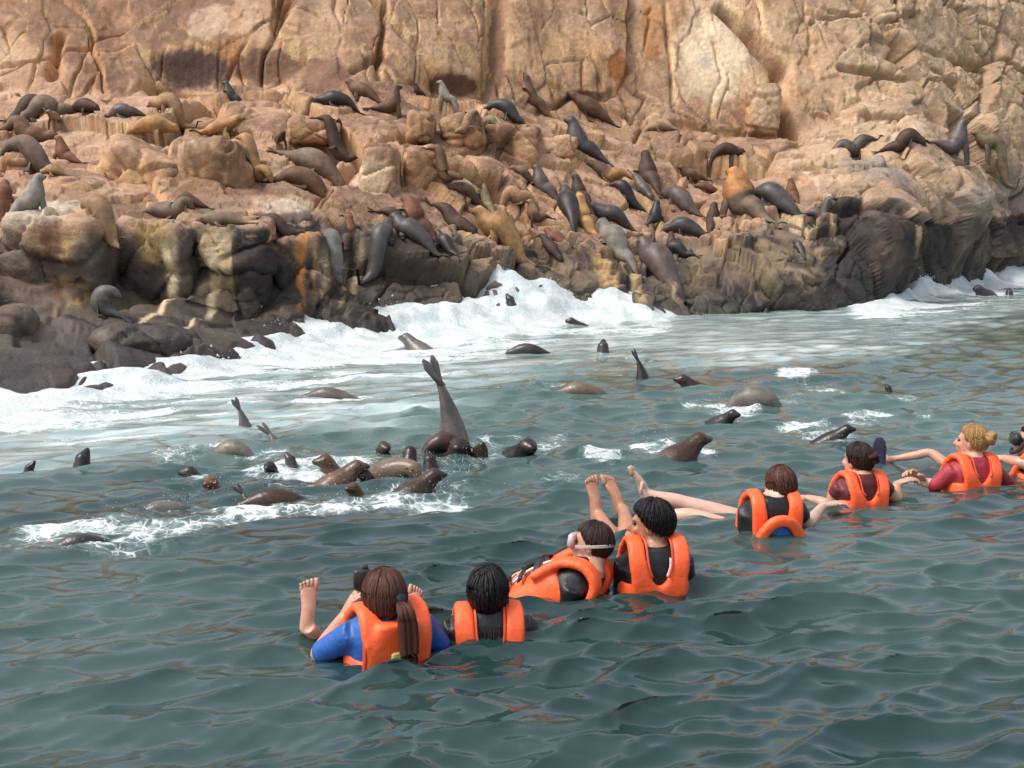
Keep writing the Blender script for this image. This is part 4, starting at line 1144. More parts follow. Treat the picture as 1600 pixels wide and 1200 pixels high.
def ellipsoid(m, c, r, M=None, n=9, seg=14):
    c = np.asarray(c, float); M = np.eye(3) if M is None else M
    a = np.linspace(-math.pi / 2 * .98, math.pi / 2 * .98, n)
    m.loft([c + M @ np.array([0, 0, r[2] * math.sin(q)]) for q in a], [M @ np.array([r[0] * math.cos(q), 0, 0]) for q in a], [M @ np.array([0, r[1] * math.cos(q), 0]) for q in a], seg)
def solid(name, m, mat, parent, voxel, origin, smooth_it=4):
    """fuse the lofted pieces into one continuous skin"""
    tmp = mesh_obj('tmp', np.array(m.V) - origin, m.F, None)
    md = tmp.modifiers.new('r', 'REMESH'); md.mode = 'VOXEL'; md.voxel_size = voxel; md.use_smooth_shade = True
    ms = tmp.modifiers.new('s', 'SMOOTH'); ms.iterations = smooth_it; ms.factor = 0.5
    me = bpy.data.meshes.new_from_object(tmp.evaluated_get(bpy.context.evaluated_depsgraph_get()))
    bpy.data.objects.remove(tmp)
    me.name = name; me.materials.clear(); me.materials.append(mat)
    o = bpy.data.objects.new(name, me); COL.objects.link(o)
    if parent: o.parent = parent
    else: o.location = origin
    return o
def nrm(v):
    v = np.asarray(v, float); return v / (np.linalg.norm(v) + 1e-9)
def frame(f, u):
    """columns: right, forward, up"""
    f = nrm(f); r = nrm(np.cross(f, u)); return np.stack([r, f, np.cross(r, f)], 1)
def hand(m, wrist, fwd, palm, curl=35, size=1.0, spread=6):
    """palm and five bent fingers; fwd: along the hand, palm: the way the palm faces"""
    M = frame(fwd, -np.asarray(palm, float)); w = np.asarray(wrist, float)
    g = lambda x, y, z: w + M @ (np.array([x, y, z]) * size)
    m.loft([g(0, y, 0) for y in (-.01, .02, .055, .085, .098)], [M[:, 0] * size * q for q in (.024, .031, .040, .041, .034)], [M[:, 2] * size * q for q in (.019, .017, .015, .013, .010)], 12)
    for x, ln, r in ((-.031, .068, .0085), (-.010, .078, .009), (.011, .074, .0088), (.031, .058, .0078)):
        p = [g(x, .080, 0)]; a = 0.0; q = np.array([x, .088, 0.0])
        for k in range(3):
            a += R(curl) * (.5, 1.0, .8)[k]
            q = q + np.array([math.sin(R(spread) * x / .03) * ln * .3, math.cos(a) * ln * (.45, .32, .25)[k], -math.sin(a) * ln * (.45, .32, .25)[k]])
            p.append(g(*q))
        getattr(m, 'extra', m).tube(p, [r * size, r * size, r * .95 * size, r * .75 * size], 8, 2)
    getattr(m, 'extra', m).tube([g(-.022, .02, -.004), g(-.050, .045, -.014), g(-.060, .070, -.026), g(-.056, .092, -.036)], [.015 * size, .012 * size, .0105 * size, .008 * size], 8, 2)
def foot(m, heel, toe_dir, up, size=1.0, left=False):
    M = frame(toe_dir, up); h = np.asarray(heel, float)
    g = lambda x, y, z: h + M @ (np.array([x, y, z]) * size)
    m.loft([g(0, y, z) for y, z in ((-.022, .028), (0, .028), (.05, .032), (.10, .033), (.15, .022), (.185, .012), (.20, .010))],
           [M[:, 0] * size * q for q in (.016, .031, .033, .034, .043, .046, .036)], [M[:, 2] * size * q for q in (.018, .032, .036, .032, .022, .015, .011)], 14)
    sg = -1 if left else 1
    for k, (x, ln, r) in enumerate(((-.032, .062, .0140), (-.011, .058, .0098), (.006, .052, .0092), (.021, .045, .0086), (.035, .036, .0082))):
        x *= sg
        getattr(m, 'extra', m).tube([g(x, .175, .008), g(x * 1.08, .175 + ln * .6, .012), g(x * 1.12, .175 + ln, .007)], [r * size, r * size * 1.05, r * size * .8], 8, 2)
    return g(0, .018, .055)
def head_parts(m, C, M, s=1.0):
    e = lambda c, r: ellipsoid(m, C + M @ (np.array(c) * s), np.array(r) * s, M)
    e((0, -.012, .022), (.076, .097, .098)); e((0, .026, -.042), (.057, .066, .074)); e((0, .058, -.092), (.030, .028, .026))
    e((0, .086, -.063), (.023, .014, .008)); e((0, .080, -.075), (.020, .014, .007))
    e((0, .078, .022), (.046, .018, .012))
    for sg in (-1, 1):
        e((sg * .077, -.006, -.014), (.011, .021, .032)); e((sg * .036, .070, -.030), (.022, .020, .020))
    m.tube([C + M @ (np.array(q) * s) for q in ((0, .086, .014), (0, .104, -.012), (0, .118, -.032), (0, .092, -.044))], [.009 * s, .0115 * s, .0155 * s, .010 * s], 10, 3)
def rotm(yaw, pitch=0, roll=0):
    """head frame: yaw is the compass-like heading the face looks along, pitch lifts the chin"""
    F = np.array([math.cos(R(yaw)) * math.cos(R(pitch)), math.sin(R(yaw)) * math.cos(R(pitch)), math.sin(R(pitch))])
    M = frame(F, (0, 0, 1))
    return M @ np.array(Matrix.Rotation(R(roll), 3, 'Y'))
def hair_cap(parent, C, M, origin, mat, s=1.0, front=.36, low=-.40, thick=1.10, back_low=None, messy=.02, seed=0, sidelow=0.0, hang=0.0, n=190, rl=.0040):
    """hair over the skull; sinks below the skin outside the hairline"""
    nu, nv = 72, 44
    V, st = [], []
    back_low = low if back_low is None else back_low
    for j in range(nv + 1):
        th = math.pi * j / nv
        for i in range(nu):
            ph = 2 * math.pi * i / nu
            V.append((math.sin(th) * math.cos(ph), math.sin(th) * math.sin(ph), math.cos(th))); st.append(ph)
    D = np.array(V)
    fy = D[:, 1]; z = D[:, 2]
    lim = np.where(fy > 0, np.interp(fy, [0, .35, .6, 1.0], [low + sidelow, -.05, front, front + .16]), np.interp(-fy, [0, .5, 1], [low + sidelow, back_low, back_low]))
    nz = fbm(np.stack([np.array(st) * 4, z * 1.2, 0 * z + seed], 1), 3, 700 + seed)
    gro = fbm(np.stack([D[:, 0] * 14, D[:, 1] * 14, D[:, 2] * 2.4 + seed], 1), 3, 720 + seed)
    k = sstep(-.10, .04, z - lim + .10 * nz)
    rad = (0.86 + (thick - 0.86) * k) + (messy * gro + messy * .6 * nz) * k
    P = C + ((D * np.array([.079, .100, .101]) * rad[:, None] + np.array([0, -.012, .020])) * s) @ M.T
    F = []
    for j in range(nv):
        for i in range(nu):
            a, b = j * nu + i, j * nu + (i + 1) % nu
            F.append((a, a + nu, b + nu, b))
    strand = np.array(st) + .25 * nz + .4 * D[:, 1]
    # locks of hair running from the crown to the hairline (and hanging below it)
    m = Mesh(); m.V = list(P); m.F = F; st2 = list(strand)
    rng = random.Random(seed * 11 + 1)
    for q in range(n):
        ph = 2 * math.pi * (q + rng.random()) / n
        fy_ = math.sin(ph)
        if fy_ > 0: l_ = float(np.interp(fy_, [0, .35, .6, 1.0], [low + sidelow, 0, front, front + .2]))
        else: l_ = float(np.interp(-fy_, [0, .5, 1], [low + sidelow, back_low, back_low]))
        t_end = math.acos(max(-.97, min(.97, l_ + rng.uniform(-.08, .10))))
        t0 = rng.uniform(.05, .9) * t_end * .7
        pts = []
        rr_ = thick + rng.uniform(-.015, .03 + messy)
        for k in range(6):
            th = t0 + (t_end - t0) * k / 5
            p_ = ph + rng.uniform(-.5, .5) * messy * 3
            v = np.array([math.sin(th) * math.cos(p_) * .079, math.sin(th) * math.sin(p_) * .100 - .012, math.cos(th) * .101 + .020])
            v = np.array([v[0] * rr_, (v[1] + .012) * rr_ - .012, (v[2] - .020) * rr_ + .020])
            pts.append(C + M @ (v * s))
        if hang > 0 and fy_ < .25:
            e = pts[-1]; dwn = np.array([0, 0, -1.0]) * .75 + M @ np.array([0, -.15, -.3])
            h_ = hang * rng.uniform(.6, 1.1)
            bk = M @ np.array([0, -.055, 0]); pts += [e + dwn * h_ * .45 + bk + rng.uniform(-.006, .006), e + dwn * h_ - (e - C) * np.array([.15, .15, 0]) + bk * 1.3 + rng.uniform(-.01, .01)]
        n0 = len(m.V); r_ = rl * rng.uniform(.7, 1.25) * s
        m.tube(pts, [r_ * .5] + [r_] * (len(pts) - 2) + [r_ * .25], 5, 2, .7)
        w_ = rng.random() * 7
        st2 += list(w_ + .35 * (np.arange(len(m.V) - n0) % 5) / 5)
    return mesh_obj('hair', np.array(m.V) - origin, m.F, mat, parent=parent, attrs={'strand': st2})
def locks(parent, name, paths, mat, origin, seed=0, parent_name=None):
    m = Mesh(); st = []
    rng = random.Random(seed)
    for pts, rad in paths:
        n0 = len(m.V)
        m.tube(pts, rad, 10, 4, .8)
        st += list(np.arctan2(*(np.array(m.V[n0:]) - np.mean(m.V[n0:], 0))[:, :2].T) + rng.random() * 9)
    return mesh_obj(name, np.array(m.V) - origin, m.F, mat, parent=parent, attrs={'strand': st})
def box_part(name, C, M, size, mat, parent, origin, bev=.25):
    m = Mesh()
    C = np.asarray(C, float); s = np.asarray(size, float) / 2
    ks = [(-1, 1 - bev), (-1 + bev, 1), (1 - bev, 1), (1, 1 - bev)]
    m.loft([C + M[:, 2] * s[2] * k for k, _ in ks], [M[:, 0] * s[0] * q for _, q in ks], [M[:, 1] * s[1] * q for _, q in ks], 16, power=6)
    return mesh_obj(name, np.array(m.V) - origin, m.F, mat, parent=parent)
def ribbon(name, pts, width, thick, normal_c, mat, parent, origin, sub=5):
    """flat webbing along pts; its flat side faces away from normal_c"""
    P, w = spline(pts, np.full(len(pts), width), sub)
    T_ = np.gradient(P, axis=0); T_ /= np.linalg.norm(T_, axis=1)[:, None]
    A, B = [], []
    for k in range(len(P)):
        nn = nrm(P[k] - normal_c); sd = nrm(np.cross(T_[k], nn)); nn = np.cross(sd, T_[k])
        A.append(sd * w[k] / 2); B.append(nn * thick / 2)
    m = Mesh(); m.loft(P, A, B, 12, power=5)
    return mesh_obj(name, np.array(m.V) - origin, m.F, mat, parent=parent)

class Swimmer:
    def __init__(s, label, px, py, heading, lean, headc, yaw, pitch=0, roll=0, skin=S_LIGHT, zoff=0.0, size=0.92, dd=0.0, hs=1.0):
        c = on_water(px, py); s.O = np.array([c[0], c[1] + dd, 0.0]); s.d = s.O[1]; s.size = size; s.hs = hs * size
        F = np.array([math.cos(R(heading)), math.sin(R(heading)), 0]); Z = np.array([0, 0, 1.0])
        s.Rt = np.array([math.sin(R(heading)), -math.cos(R(heading)), 0])
        s.U = math.cos(R(lean)) * Z - math.sin(R(lean)) * F
        s.F = math.cos(R(lean)) * F + math.sin(R(lean)) * Z
        s.zoff = zoff; s.skin = skin; s.label = label
        s.origin = s.O.copy()
        s.M = Mesh(); s.shirt = Mesh(); s.M.extra = Mesh()
        s.HC = at(headc[0], headc[1], s.d + headc[2]); s.HM = rotm(yaw, pitch, roll)
    def tw(s, x, y, z):
        k = s.size
        return s.O + s.Rt * x * k + s.F * y * k + s.U * (z * k + s.zoff)
    def torso(s, m, grow=0.0, top=.16):
        zs = [-.52, -.42, -.25, -.08, .04, .11, .16]; hw = [.13, .15, .13, .146, .158, .132, .070]; hd = [.09, .10, .09, .106, .102, .085, .055]
        k = [i for i, z in enumerate(zs) if z <= top + 1e-6]
        m.loft([s.tw(0, 0, zs[i]) for i in k], [s.Rt * (hw[i] + grow) * s.size for i in k], [s.F * (hd[i] + grow) * s.size for i in k], 18, power=2.4)
    def base(s):
        s.torso(s.M)
        nb = s.tw(0, -.01, .12); j = s.HC + s.HM @ np.array([0, -.025, -.07]) * s.hs
        s.M.tube([nb, nb * .5 + j * .5 + s.F * .004, j], [.066 * s.size, .056 * s.size, .058 * s.size], 14, 4)
        head_parts(s.M, s.HC, s.HM, s.hs)
    def shoulder(s, sg): return s.tw(sg * .140, -.002, .070)
    def arm(s, sg, elbow, wrist, sleeve=None):
        a = s.shoulder(sg); e = np.asarray(elbow, float); w = np.asarray(wrist, float); k = s.size
        s.M.tube([a, a * .5 + e * .5, e, e * .6 + w * .4, w], [.050 * k, .044 * k, .039 * k, .038 * k, .026 * k], 12, 4)
        if sleeve:
            pts = [a, a * .5 + e * .5, e, e * .6 + w * .4, w][:sleeve]
            s.shirt.tube(pts, [(.060 * k), .056 * k, .050 * k, .046 * k, .034 * k][:sleeve], 14, 4)
    def leg(s, sg, knee, heel, toe_dir, up, ft=1.0, hip=None, thin=1.0):
        k = s.size; a = s.tw(sg * .09, 0, -.45); kn = np.asarray(knee, float)
        if hip is not None:
            h_ = np.asarray(hip, float); s.M.tube([a, a * .5 + h_ * .5, h_], [.085 * k, .08 * k, .078 * k * thin], 14, 4); a = h_
        an = foot(s.M, heel, toe_dir, up, k * ft, left=sg < 0); kk = k * thin
        s.M.tube([a, a * .5 + kn * .5, kn, kn * .65 + an * .35, an * .8 + kn * .2, an], [.080 * kk, .070 * kk, .053 * kk, .053 * kk, .038 * kk, .034 * k * ft], 14, 4)
    def body(s, vox=.0102):
        o = solid('person', s.M, s.skin, None, vox, s.origin, 2)
        if s.M.extra.V:      # toes and fingers keep their gaps: joined to the skin after it is fused
            bm = bmesh.new(); bm.from_mesh(o.data)
            vs = [bm.verts.new(v - s.origin) for v in s.M.extra.V]
            for f in s.M.extra.F: bm.faces.new([vs[i] for i in f]).smooth = True
            bm.to_mesh(o.data); bm.free()
        tag(o, s.label, 'person', 'swimmers in orange life jackets'); s.o = o
        return o
    def make_shirt(s, mat, name='shirt', torso=True):
        if torso: s.torso(s.shirt, .012, .16)
        return solid(name, s.shirt, mat, s.o, .012, s.origin, 3)
    def eyes(s):
        for sg in (-1, 1):
            m = Mesh(); ellipsoid(m, s.HC + s.HM @ (np.array([sg * .032, .078, .003]) * s.hs), np.array([.013, .011, .009]) * s.hs, s.HM, 7, 10)
            mesh_obj('eye', np.array(m.V) - s.origin, m.F, M_EYE, parent=s.o)
    def jacket(s, scoop=True, strap_w=.088, top=.165, back_top=-.02, puff=1.0):
        """foam life jacket: a belly band with two broad shoulder pieces, open neck"""
        m = Mesh(); k = s.size
        hw, hd = .152, .116
        def wall(z, n=40):
            return [(hw * math.copysign(abs(math.cos(a)) ** .8, math.cos(a)), hd * math.copysign(abs(math.sin(a)) ** .8, math.sin(a)), z) for a in np.linspace(0, 2 * math.pi, n, endpoint=False)]
        # body of the jacket: padded band (closed ring)
        ring = wall(0, 44); Cs, A, B = [], [], []
        zmid = (-.40 + back_top) / 2; hh = (back_top + .40) / 2
        for q in ring + ring[:1]:
            Cs.append(s.tw(q[0], q[1], zmid)); out = nrm(s.Rt * q[0] / hw ** 2 + s.F * q[1] / hd ** 2)
            A.append(out * .025 * k * puff); B.append(s.U * hh * k)
        m.loft(Cs, A, B, 18, power=4.5)
        # shoulder pieces, back to front
        for sg in (-1, 1):
            path = [(sg * .060, -hd - .006, back_top - .06), (sg * .088, -hd - .006, back_top + .035), (sg * .106, -hd + .012, top - .070), (sg * .108, -hd * .45, top - .008), (sg * .106, .02, top), (sg * .105, hd * .62, top - .03), (sg * .106, hd + .004, top - .11), (sg * .108, hd + .012, back_top - .12)]
            Pp, wd = spline([s.tw(*q) for q in path], [.16, strap_w * 1.15, strap_w * .98, strap_w * .92, strap_w * .9, strap_w * .92, .10, .13], 4)
            T_ = np.gradient(Pp, axis=0); T_ /= np.linalg.norm(T_, axis=1)[:, None]
            m.loft(Pp, [s.Rt * q / 2 * k for q in wd], [np.cross(s.Rt, T_[i]) * .021 * k * puff for i in range(len(Pp))], 14, power=4)
        if not scoop:      # high solid back
            zs = np.linspace(back_top - .1, .15, 7)
            m.loft([s.tw(0, -hd - .004 + .012 * max(0, (z - .06) / .1), z) for z in zs], [s.Rt * q * k for q in (.15, .15, .142, .132, .124, .112, .085)], [s.F * .030 * k * puff] * 7, 18, power=4)
        o = solid('life_jacket', m, M_VEST, s.o, .0105, s.origin, 5)
        s.ctr = s.tw(0, 0, -.1)
        return o
    def seams(s, zs=(-.10,), half=.12):
        for z in zs:
            ribbon('seam', [s.tw(-half, -.128, z), s.tw(-half * .5, -.1435, z - .004), s.tw(0, -.145, z), s.tw(half * .5, -.1435, z - .003), s.tw(half, -.128, z)], .006, .006, s.ctr, M_PIPING, s.o, s.origin)
    def piping(s, back_top=-.02, top=.205, parent=None):
        """stitched edge along the inner rim of the shoulder pieces"""
        for sg in (-1, 1):
            pts = [s.tw(sg * .040, -.143, back_top + .045), s.tw(sg * .058, -.128, top - .08), s.tw(sg * .062, -.070, top + .004), s.tw(sg * .062, .02, top + .010)]
            ribbon('edge_binding', pts, .009, .007, s.ctr, M_PIPING, parent or s.o, s.origin)

def A_(px, py, d): return at(px, py, d)
Zv = np.array([0, 0, 1.0])

# 1: woman with a ponytail, nearest on the left, holding a camera to her face
p = Swimmer('swimmer with a long brown ponytail and blue sleeve holding a black camera', 600, 1036, 116, 10, (600, 936, -.03), 108, -4, skin=S_LIGHT, zoff=.045, dd=.10, hs=1.04)
d = p.d
p.base()
el, wr = A_(499, 1022, d + .03), A_(535, 966, d + .26)
p.arm(-1, el, wr, 3)
hand(p.M, wr, nrm(A_(556, 926, d + .26) - wr), nrm(A_(620, 950, d + .30) - wr), 55, 1.05)
er, wr2 = A_(690, 1012, d + .12), A_(640, 965, d + .30)
p.arm(1, er, wr2, 3)
hand(p.M, wr2, nrm(A_(590, 925, d + .33) - wr2), nrm(A_(600, 975, d + .3) - wr2), 50, 1.0)
df = d_water(480, 992)
p.leg(-1, A_(560, 1075, df + .22), A_(474, 982, df), nrm(A_(480, 925, df + .02) - A_(474, 982, df)), np.array([.55, -.85, .1]), .92, thin=.85)
df = d_water(640, 972)
p.leg(1, A_(650, 1030, df + .1), A_(638, 974, df), nrm(A_(646, 935, df + .02) - A_(638, 974, df)), np.array([.3, -.95, .1]), .72, thin=.85)
p.body(.0085); p.make_shirt(M_BLUE)
j = p.jacket(scoop=False, top=.165); p.seams((-.06,), .11)
ribbon('edge_binding', [p.tw(-.150, -.118, -.20), p.tw(-.142, -.128, -.02), p.tw(-.140, -.11, .09), p.tw(-.138, -.04, .165)], .014, .010, p.ctr, M_PIPING, p.o, p.origin)
box_part('reflective_patch', p.tw(-.002, -.150, .012), np.stack([p.Rt, p.F, p.U], 1), (.068, .014, .048), M_YELLOW, p.o, p.origin)
hair_cap(p.o, p.HC, p.HM, p.origin, H_BROWN, p.hs, .45, -.55, 1.06, -.72, .012, 1)
H = lambda x, y, z: p.HC + p.HM @ (np.array([x, y, z]) * p.hs)
tail = []
rng = random.Random(4)
for k in range(34):
    ox, oy = rng.uniform(-.026, .026), rng.uniform(-.020, .012)
    tail.append(([H(.035 + ox * .3, -.100, .012), H(.048 + ox, -.150 + oy, -.02), H(.056 + ox * 1.2, -.150 + oy, -.11), H(.056 + ox * 1.1, -.150 + oy, -.20), H(.052 + ox * .7, -.165 + oy, -.27 - rng.random() * .03)], [.007, .009, .009, .007, .002]))
locks(p.o, 'ponytail', tail, H_BROWN, p.origin, 3)
m_ = Mesh(); m_.loft([H(.036, -.098, .020), H(.040, -.118, .010)], [p.HM[:, 0] * .024] * 2, [p.HM[:, 2] * .024] * 2, 12)
mesh_obj('hair_tie', np.array(m_.V) - p.origin, m_.F, M_BLACK, parent=p.o)
# her camera
cam_c = A_(566, 905, d + .27); CMt = frame(np.array([-.15, 1, 0]), (0, 0, 1))
co = bpy.data.objects.new('camera_housing', None); co.location = cam_c; COL.objects.link(co)
tag(co, 'small black waterproof camera held up beside the ponytailed swimmer', 'camera')
box_part('case', cam_c, CMt, (.070, .045, .085), M_RUBBER, co, cam_c)
box_part('lens', cam_c + CMt @ np.array([0, .030, .012]), CMt, (.034, .03, .034), M_GLASS, co, cam_c)
box_part('top_button', cam_c + CMt @ np.array([.012, 0, .048]), CMt, (.022, .022, .018), M_BLACK, co, cam_c)

# 2: black-haired swimmer beside her
p = Swimmer('swimmer with wet black shoulder-length hair seen from straight behind', 762, 1002, 96, 8, (762, 926, .0), 88, 6, skin=S_TAN, zoff=-.02, size=.90, dd=.08, hs=1.0)
d = p.d
p.base()
p.arm(-1, A_(690, 1003, d + .02), A_(655, 984, d + .18), 2)
hand(p.M, A_(655, 984, d + .18), np.array([-1, .3, .1]), np.array([0, 0, -1.0]), 25)
p.arm(1, A_(850, 1020, d + .05), A_(860, 1040, d + .3), 2)
p.body(); p.make_shirt(M_WETSUIT); p.jacket(True, .094, .150, -.06)
p.piping(-.06, .150)
hair_cap(p.o, p.HC, p.HM, p.origin, H_BLACK, p.hs, .45, -.6, 1.07, -.9, .025, 2, hang=.22, n=170, rl=.0065)

# 3: reclining swimmer with a mask strap, face to the left
p = Swimmer('reclining swimmer facing left with a diving mask strap round dark hair', 886, 922, 160, 56, (925, 850, .02), 160, 6, 8, skin=S_LIGHT, zoff=.02, dd=.06, hs=0.92)
d = p.d
p.base()
p.arm(-1, A_(880, 960, d - .10), A_(840, 955, d - .08), 3)
p.arm(1, A_(868, 905, d + .28), A_(838, 892, d + .10), 3)
hand(p.M, A_(838, 890, d + .10), np.array([-.5, -.4, -.1]), np.array([-.1, .1, -1.0]), 40)
p.leg(-1, A_(800, 935, d + .2), A_(760, 960, d + .45), np.array([-.4, .2, .7]), np.array([.9, -.1, .3]))
p.leg(1, A_(815, 930, d + .35), A_(770, 945, d + .6), np.array([-.4, .2, .7]), np.array([.9, -.1, .3]))
p.body(); p.make_shirt(M_WETSUIT); j = p.jacket(True, .115, .165, .03, 1.1)
p.eyes()
for z in (-.06, -.16, -.25):
    ribbon('chest_strap', [p.tw(-.13, .145, z), p.tw(-.06, .172, z + .01), p.tw(.06, .172, z + .01), p.tw(.13, .145, z)], .030, .010, p.ctr, M_BLACK, p.o, p.origin)
    box_part('buckle', p.tw(.0, .182, z + .01), np.stack([p.Rt, p.F, p.U], 1), (.045, .014, .034), M_RUBBER, p.o, p.origin)
ribbon('waist_cord', [p.tw(-.07, .150, -.22), p.tw(-.06, .160, -.14), p.tw(-.055, .155, -.05), p.tw(-.06, .14, .02)], .010, .008, p.ctr, M_WHITE, p.o, p.origin)
hair_cap(p.o, p.HC, p.HM, p.origin, H_DARK, p.hs, .30, -.62, 1.05, -.78, .012, 3)
H = lambda x, y, z: p.HC + p.HM @ (np.array([x, y, z]) * p.hs)
mk = bpy.data.objects.new('diving_mask', None); mk.location = p.HC; COL.objects.link(mk)
tag(mk, 'clear diving mask with a pale strap worn by the reclining swimmer', 'mask')
ring_ = [H(.090 * math.cos(a), .108 * math.sin(a) - .010, -.006 - .022 * math.sin(a)) for a in np.linspace(R(60), R(-240), 26)]
ribbon('strap', ring_, .015, .005, p.HC, M_MASKSTRAP, mk, p.HC, 2)
box_part('frame', H(0, .098, .004), p.HM, (.125, .034, .062), M_MASKSTRAP, mk, p.HC)
box_part('lens', H(0, .112, .004), p.HM, (.105, .016, .044), M_GLASS, mk, p.HC)

# 4: black-haired boy, face turned left
p = Swimmer('swimmer with short black hair and face turned left in a black wetsuit', 1024, 918, 98, 5, (1017, 818, .02), 164, 0, skin=S_TAN, zoff=.035, dd=.09, hs=0.96)
d = p.d
p.base()
p.arm(-1, A_(972, 935, d + .08), A_(962, 912, d + .30), 3)
hand(p.M, A_(962, 912, d + .30), np.array([-.8, .4, 0]), np.array([0, 0, -1.0]), 30)
p.arm(1, A_(1074, 950, d + .16), A_(1050, 960, d + .38), 3)
for sg, hx, hy, tx, ty, dd_ in ((-1, 926, 812, 922, 752, 1.05), (1, 966, 806, 954, 768, 1.18)):
    hl = A_(hx, hy, d + dd_); p.leg(sg, A_(968 + 14 * sg, 842, d + .80), hl, nrm(A_(tx, ty, d + dd_ + .05) - hl), np.array([.62, -.72, .2]), 1.08)
p.body(.0085); p.make_shirt(M_WETSUIT); p.jacket(True, .090, .180, -.01)
p.piping(-.01, .180); p.seams((-.07,), .12); p.eyes()
ribbon('wetsuit_stripe', [p.tw(.040, -.116, .03), p.tw(.055, -.110, .075), p.tw(.060, -.09, .115)], .014, .006, p.ctr, M_WHITE, p.o, p.origin)
hair_cap(p.o, p.HC, p.HM, p.origin, H_BLACK, p.hs, .28, -.42, 1.12, -.62, .05, 4, sidelow=.06, n=200)

# 5: brown-haired swimmer, legs floating out to the left
p = Swimmer('swimmer with short brown hair and blue shirt whose bare legs float to the left', 1208, 834, 98, 10, (1218, 760, .04), 108, 2, skin=S_PALE, zoff=.052, dd=.09, hs=0.98)
d = p.d
p.base()
p.arm(-1, A_(1166, 856, d + .16), A_(1140, 845, d + .32), 2)
p.arm(1, A_(1262, 820, d + .12), A_(1286, 790, d + .36), 2)
# linked hand
hand(p.M, A_(1286, 790, d + .36), np.array([.9, .3, .1]), np.array([0, 0, -1.0]), 25)
for sg, kx, ky, hx, hy, tx, ty, dd_ in ((-1, 1080, 806, 1010, 812, 1004, 780, .30), (1, 1070, 786, 1003, 780, 986, 736, .48)):
    hl = A_(hx, hy, d + dd_); p.leg(sg, A_(kx, ky, d + dd_ - .06), hl, nrm(A_(tx, ty, d + dd_) - hl), np.array([.9, -.3, .3]), .95, hip=A_(1152, ky + 26, d + dd_ - .12), thin=.85)
p.body(); p.make_shirt(M_WETSUIT); p.jacket(True, .088, .165, -.12)
m_ = Mesh()
pth = [p.tw(-.135, -.160, -.14), p.tw(-.110, -.176, -.02), p.tw(-.045, -.182, .065), p.tw(.045, -.182, .065), p.tw(.110, -.176, -.02), p.tw(.135, -.160, -.14)]
Pq, wq = spline(pth, [.06] * 6, 5); Tq = np.gradient(Pq, axis=0); Tq /= np.linalg.norm(Tq, axis=1)[:, None]
m_.loft(Pq, [np.cross(p.F, Tq[i]) * .030 for i in range(len(Pq))], [p.F * .024] * len(Pq), 14, power=4)
solid('jacket_collar', m_, M_VEST, p.o, .0105, p.origin, 4)
m_ = Mesh(); ellipsoid(m_, p.tw(0, -.148, -.030), (.082, .034, .085), np.stack([p.Rt, p.F, p.U], 1))
mesh_obj('shirt_back', np.array(m_.V) - p.origin, m_.F, M_BLUE, parent=p.o)
for x in (-.128, .128):
    ribbon('side_strap', [p.tw(x, -.155, -.02), p.tw(x * 1.15, -.10, -.10), p.tw(x * 1.2, -.03, -.14)], .022, .012, p.ctr, M_BLACK, p.o, p.origin)
ribbon('white_cord', [p.tw(.10, -.165, .0), p.tw(.13, -.16, -.08), p.tw(.135, -.15, -.15)], .012, .010, p.ctr, M_WHITE, p.o, p.origin)
hair_cap(p.o, p.HC, p.HM, p.origin, H_BROWN, p.hs, .45, -.55, 1.07, -.9, .03, 5, hang=.05, n=200)

# 6: dark-haired swimmer in dark red
p = Swimmer('swimmer with tied-up dark brown hair and dark red shirt, second from the right', 1346, 786, 106, 6, (1340, 720, .03), 128, 2, skin=S_LIGHT, zoff=.035, size=.88, dd=.05, hs=0.98)
d = p.d
p.base()
p.arm(-1, A_(1295, 788, d + .02), A_(1262, 778, d + .12), 2)
hand(p.M, A_(1262, 778, d + .12), np.array([-.9, .2, 0]), np.array([0, 0, -1.0]), 25)
p.arm(1, A_(1402, 780, d + .1), A_(1400, 756, d + .16), 2)
hand(p.M, A_(1400, 756, d + .16), np.array([.8, .1, .25]), np.array([0, 0, -1.0]), 40)
p.leg(-1, A_(1330, 790, d + .6), A_(1352, 785, d + 1.0), np.array([.1, .4, .9]), np.array([.2, -1, .2]))
p.leg(1, A_(1365, 785, d + .6), A_(1378, 775, d + 1.0), np.array([.1, .4, .9]), np.array([.2, -1, .2]))
p.body(); p.make_shirt(M_MAROON); p.jacket(True, .088, .150, .0)
p.piping(.0, .150); p.seams((-.05,), .12)
hair_cap(p.o, p.HC, p.HM, p.origin, H_DARK, p.hs, .42, -.5, 1.08, -.60, .02, 6)
H = lambda x, y, z: p.HC + p.HM @ (np.array([x, y, z]) * p.hs)
locks(p.o, 'hair_bun', [([H(.0, -.085, .045), H(.028, -.115, .055), H(.03, -.12, .02), H(-.01, -.118, .01)], [.022, .028, .026, .012]), ([H(.0, -.10, .03), H(-.02, -.125, .05), H(.02, -.13, .06)], [.02, .024, .01])], H_DARK, p.origin, 4)
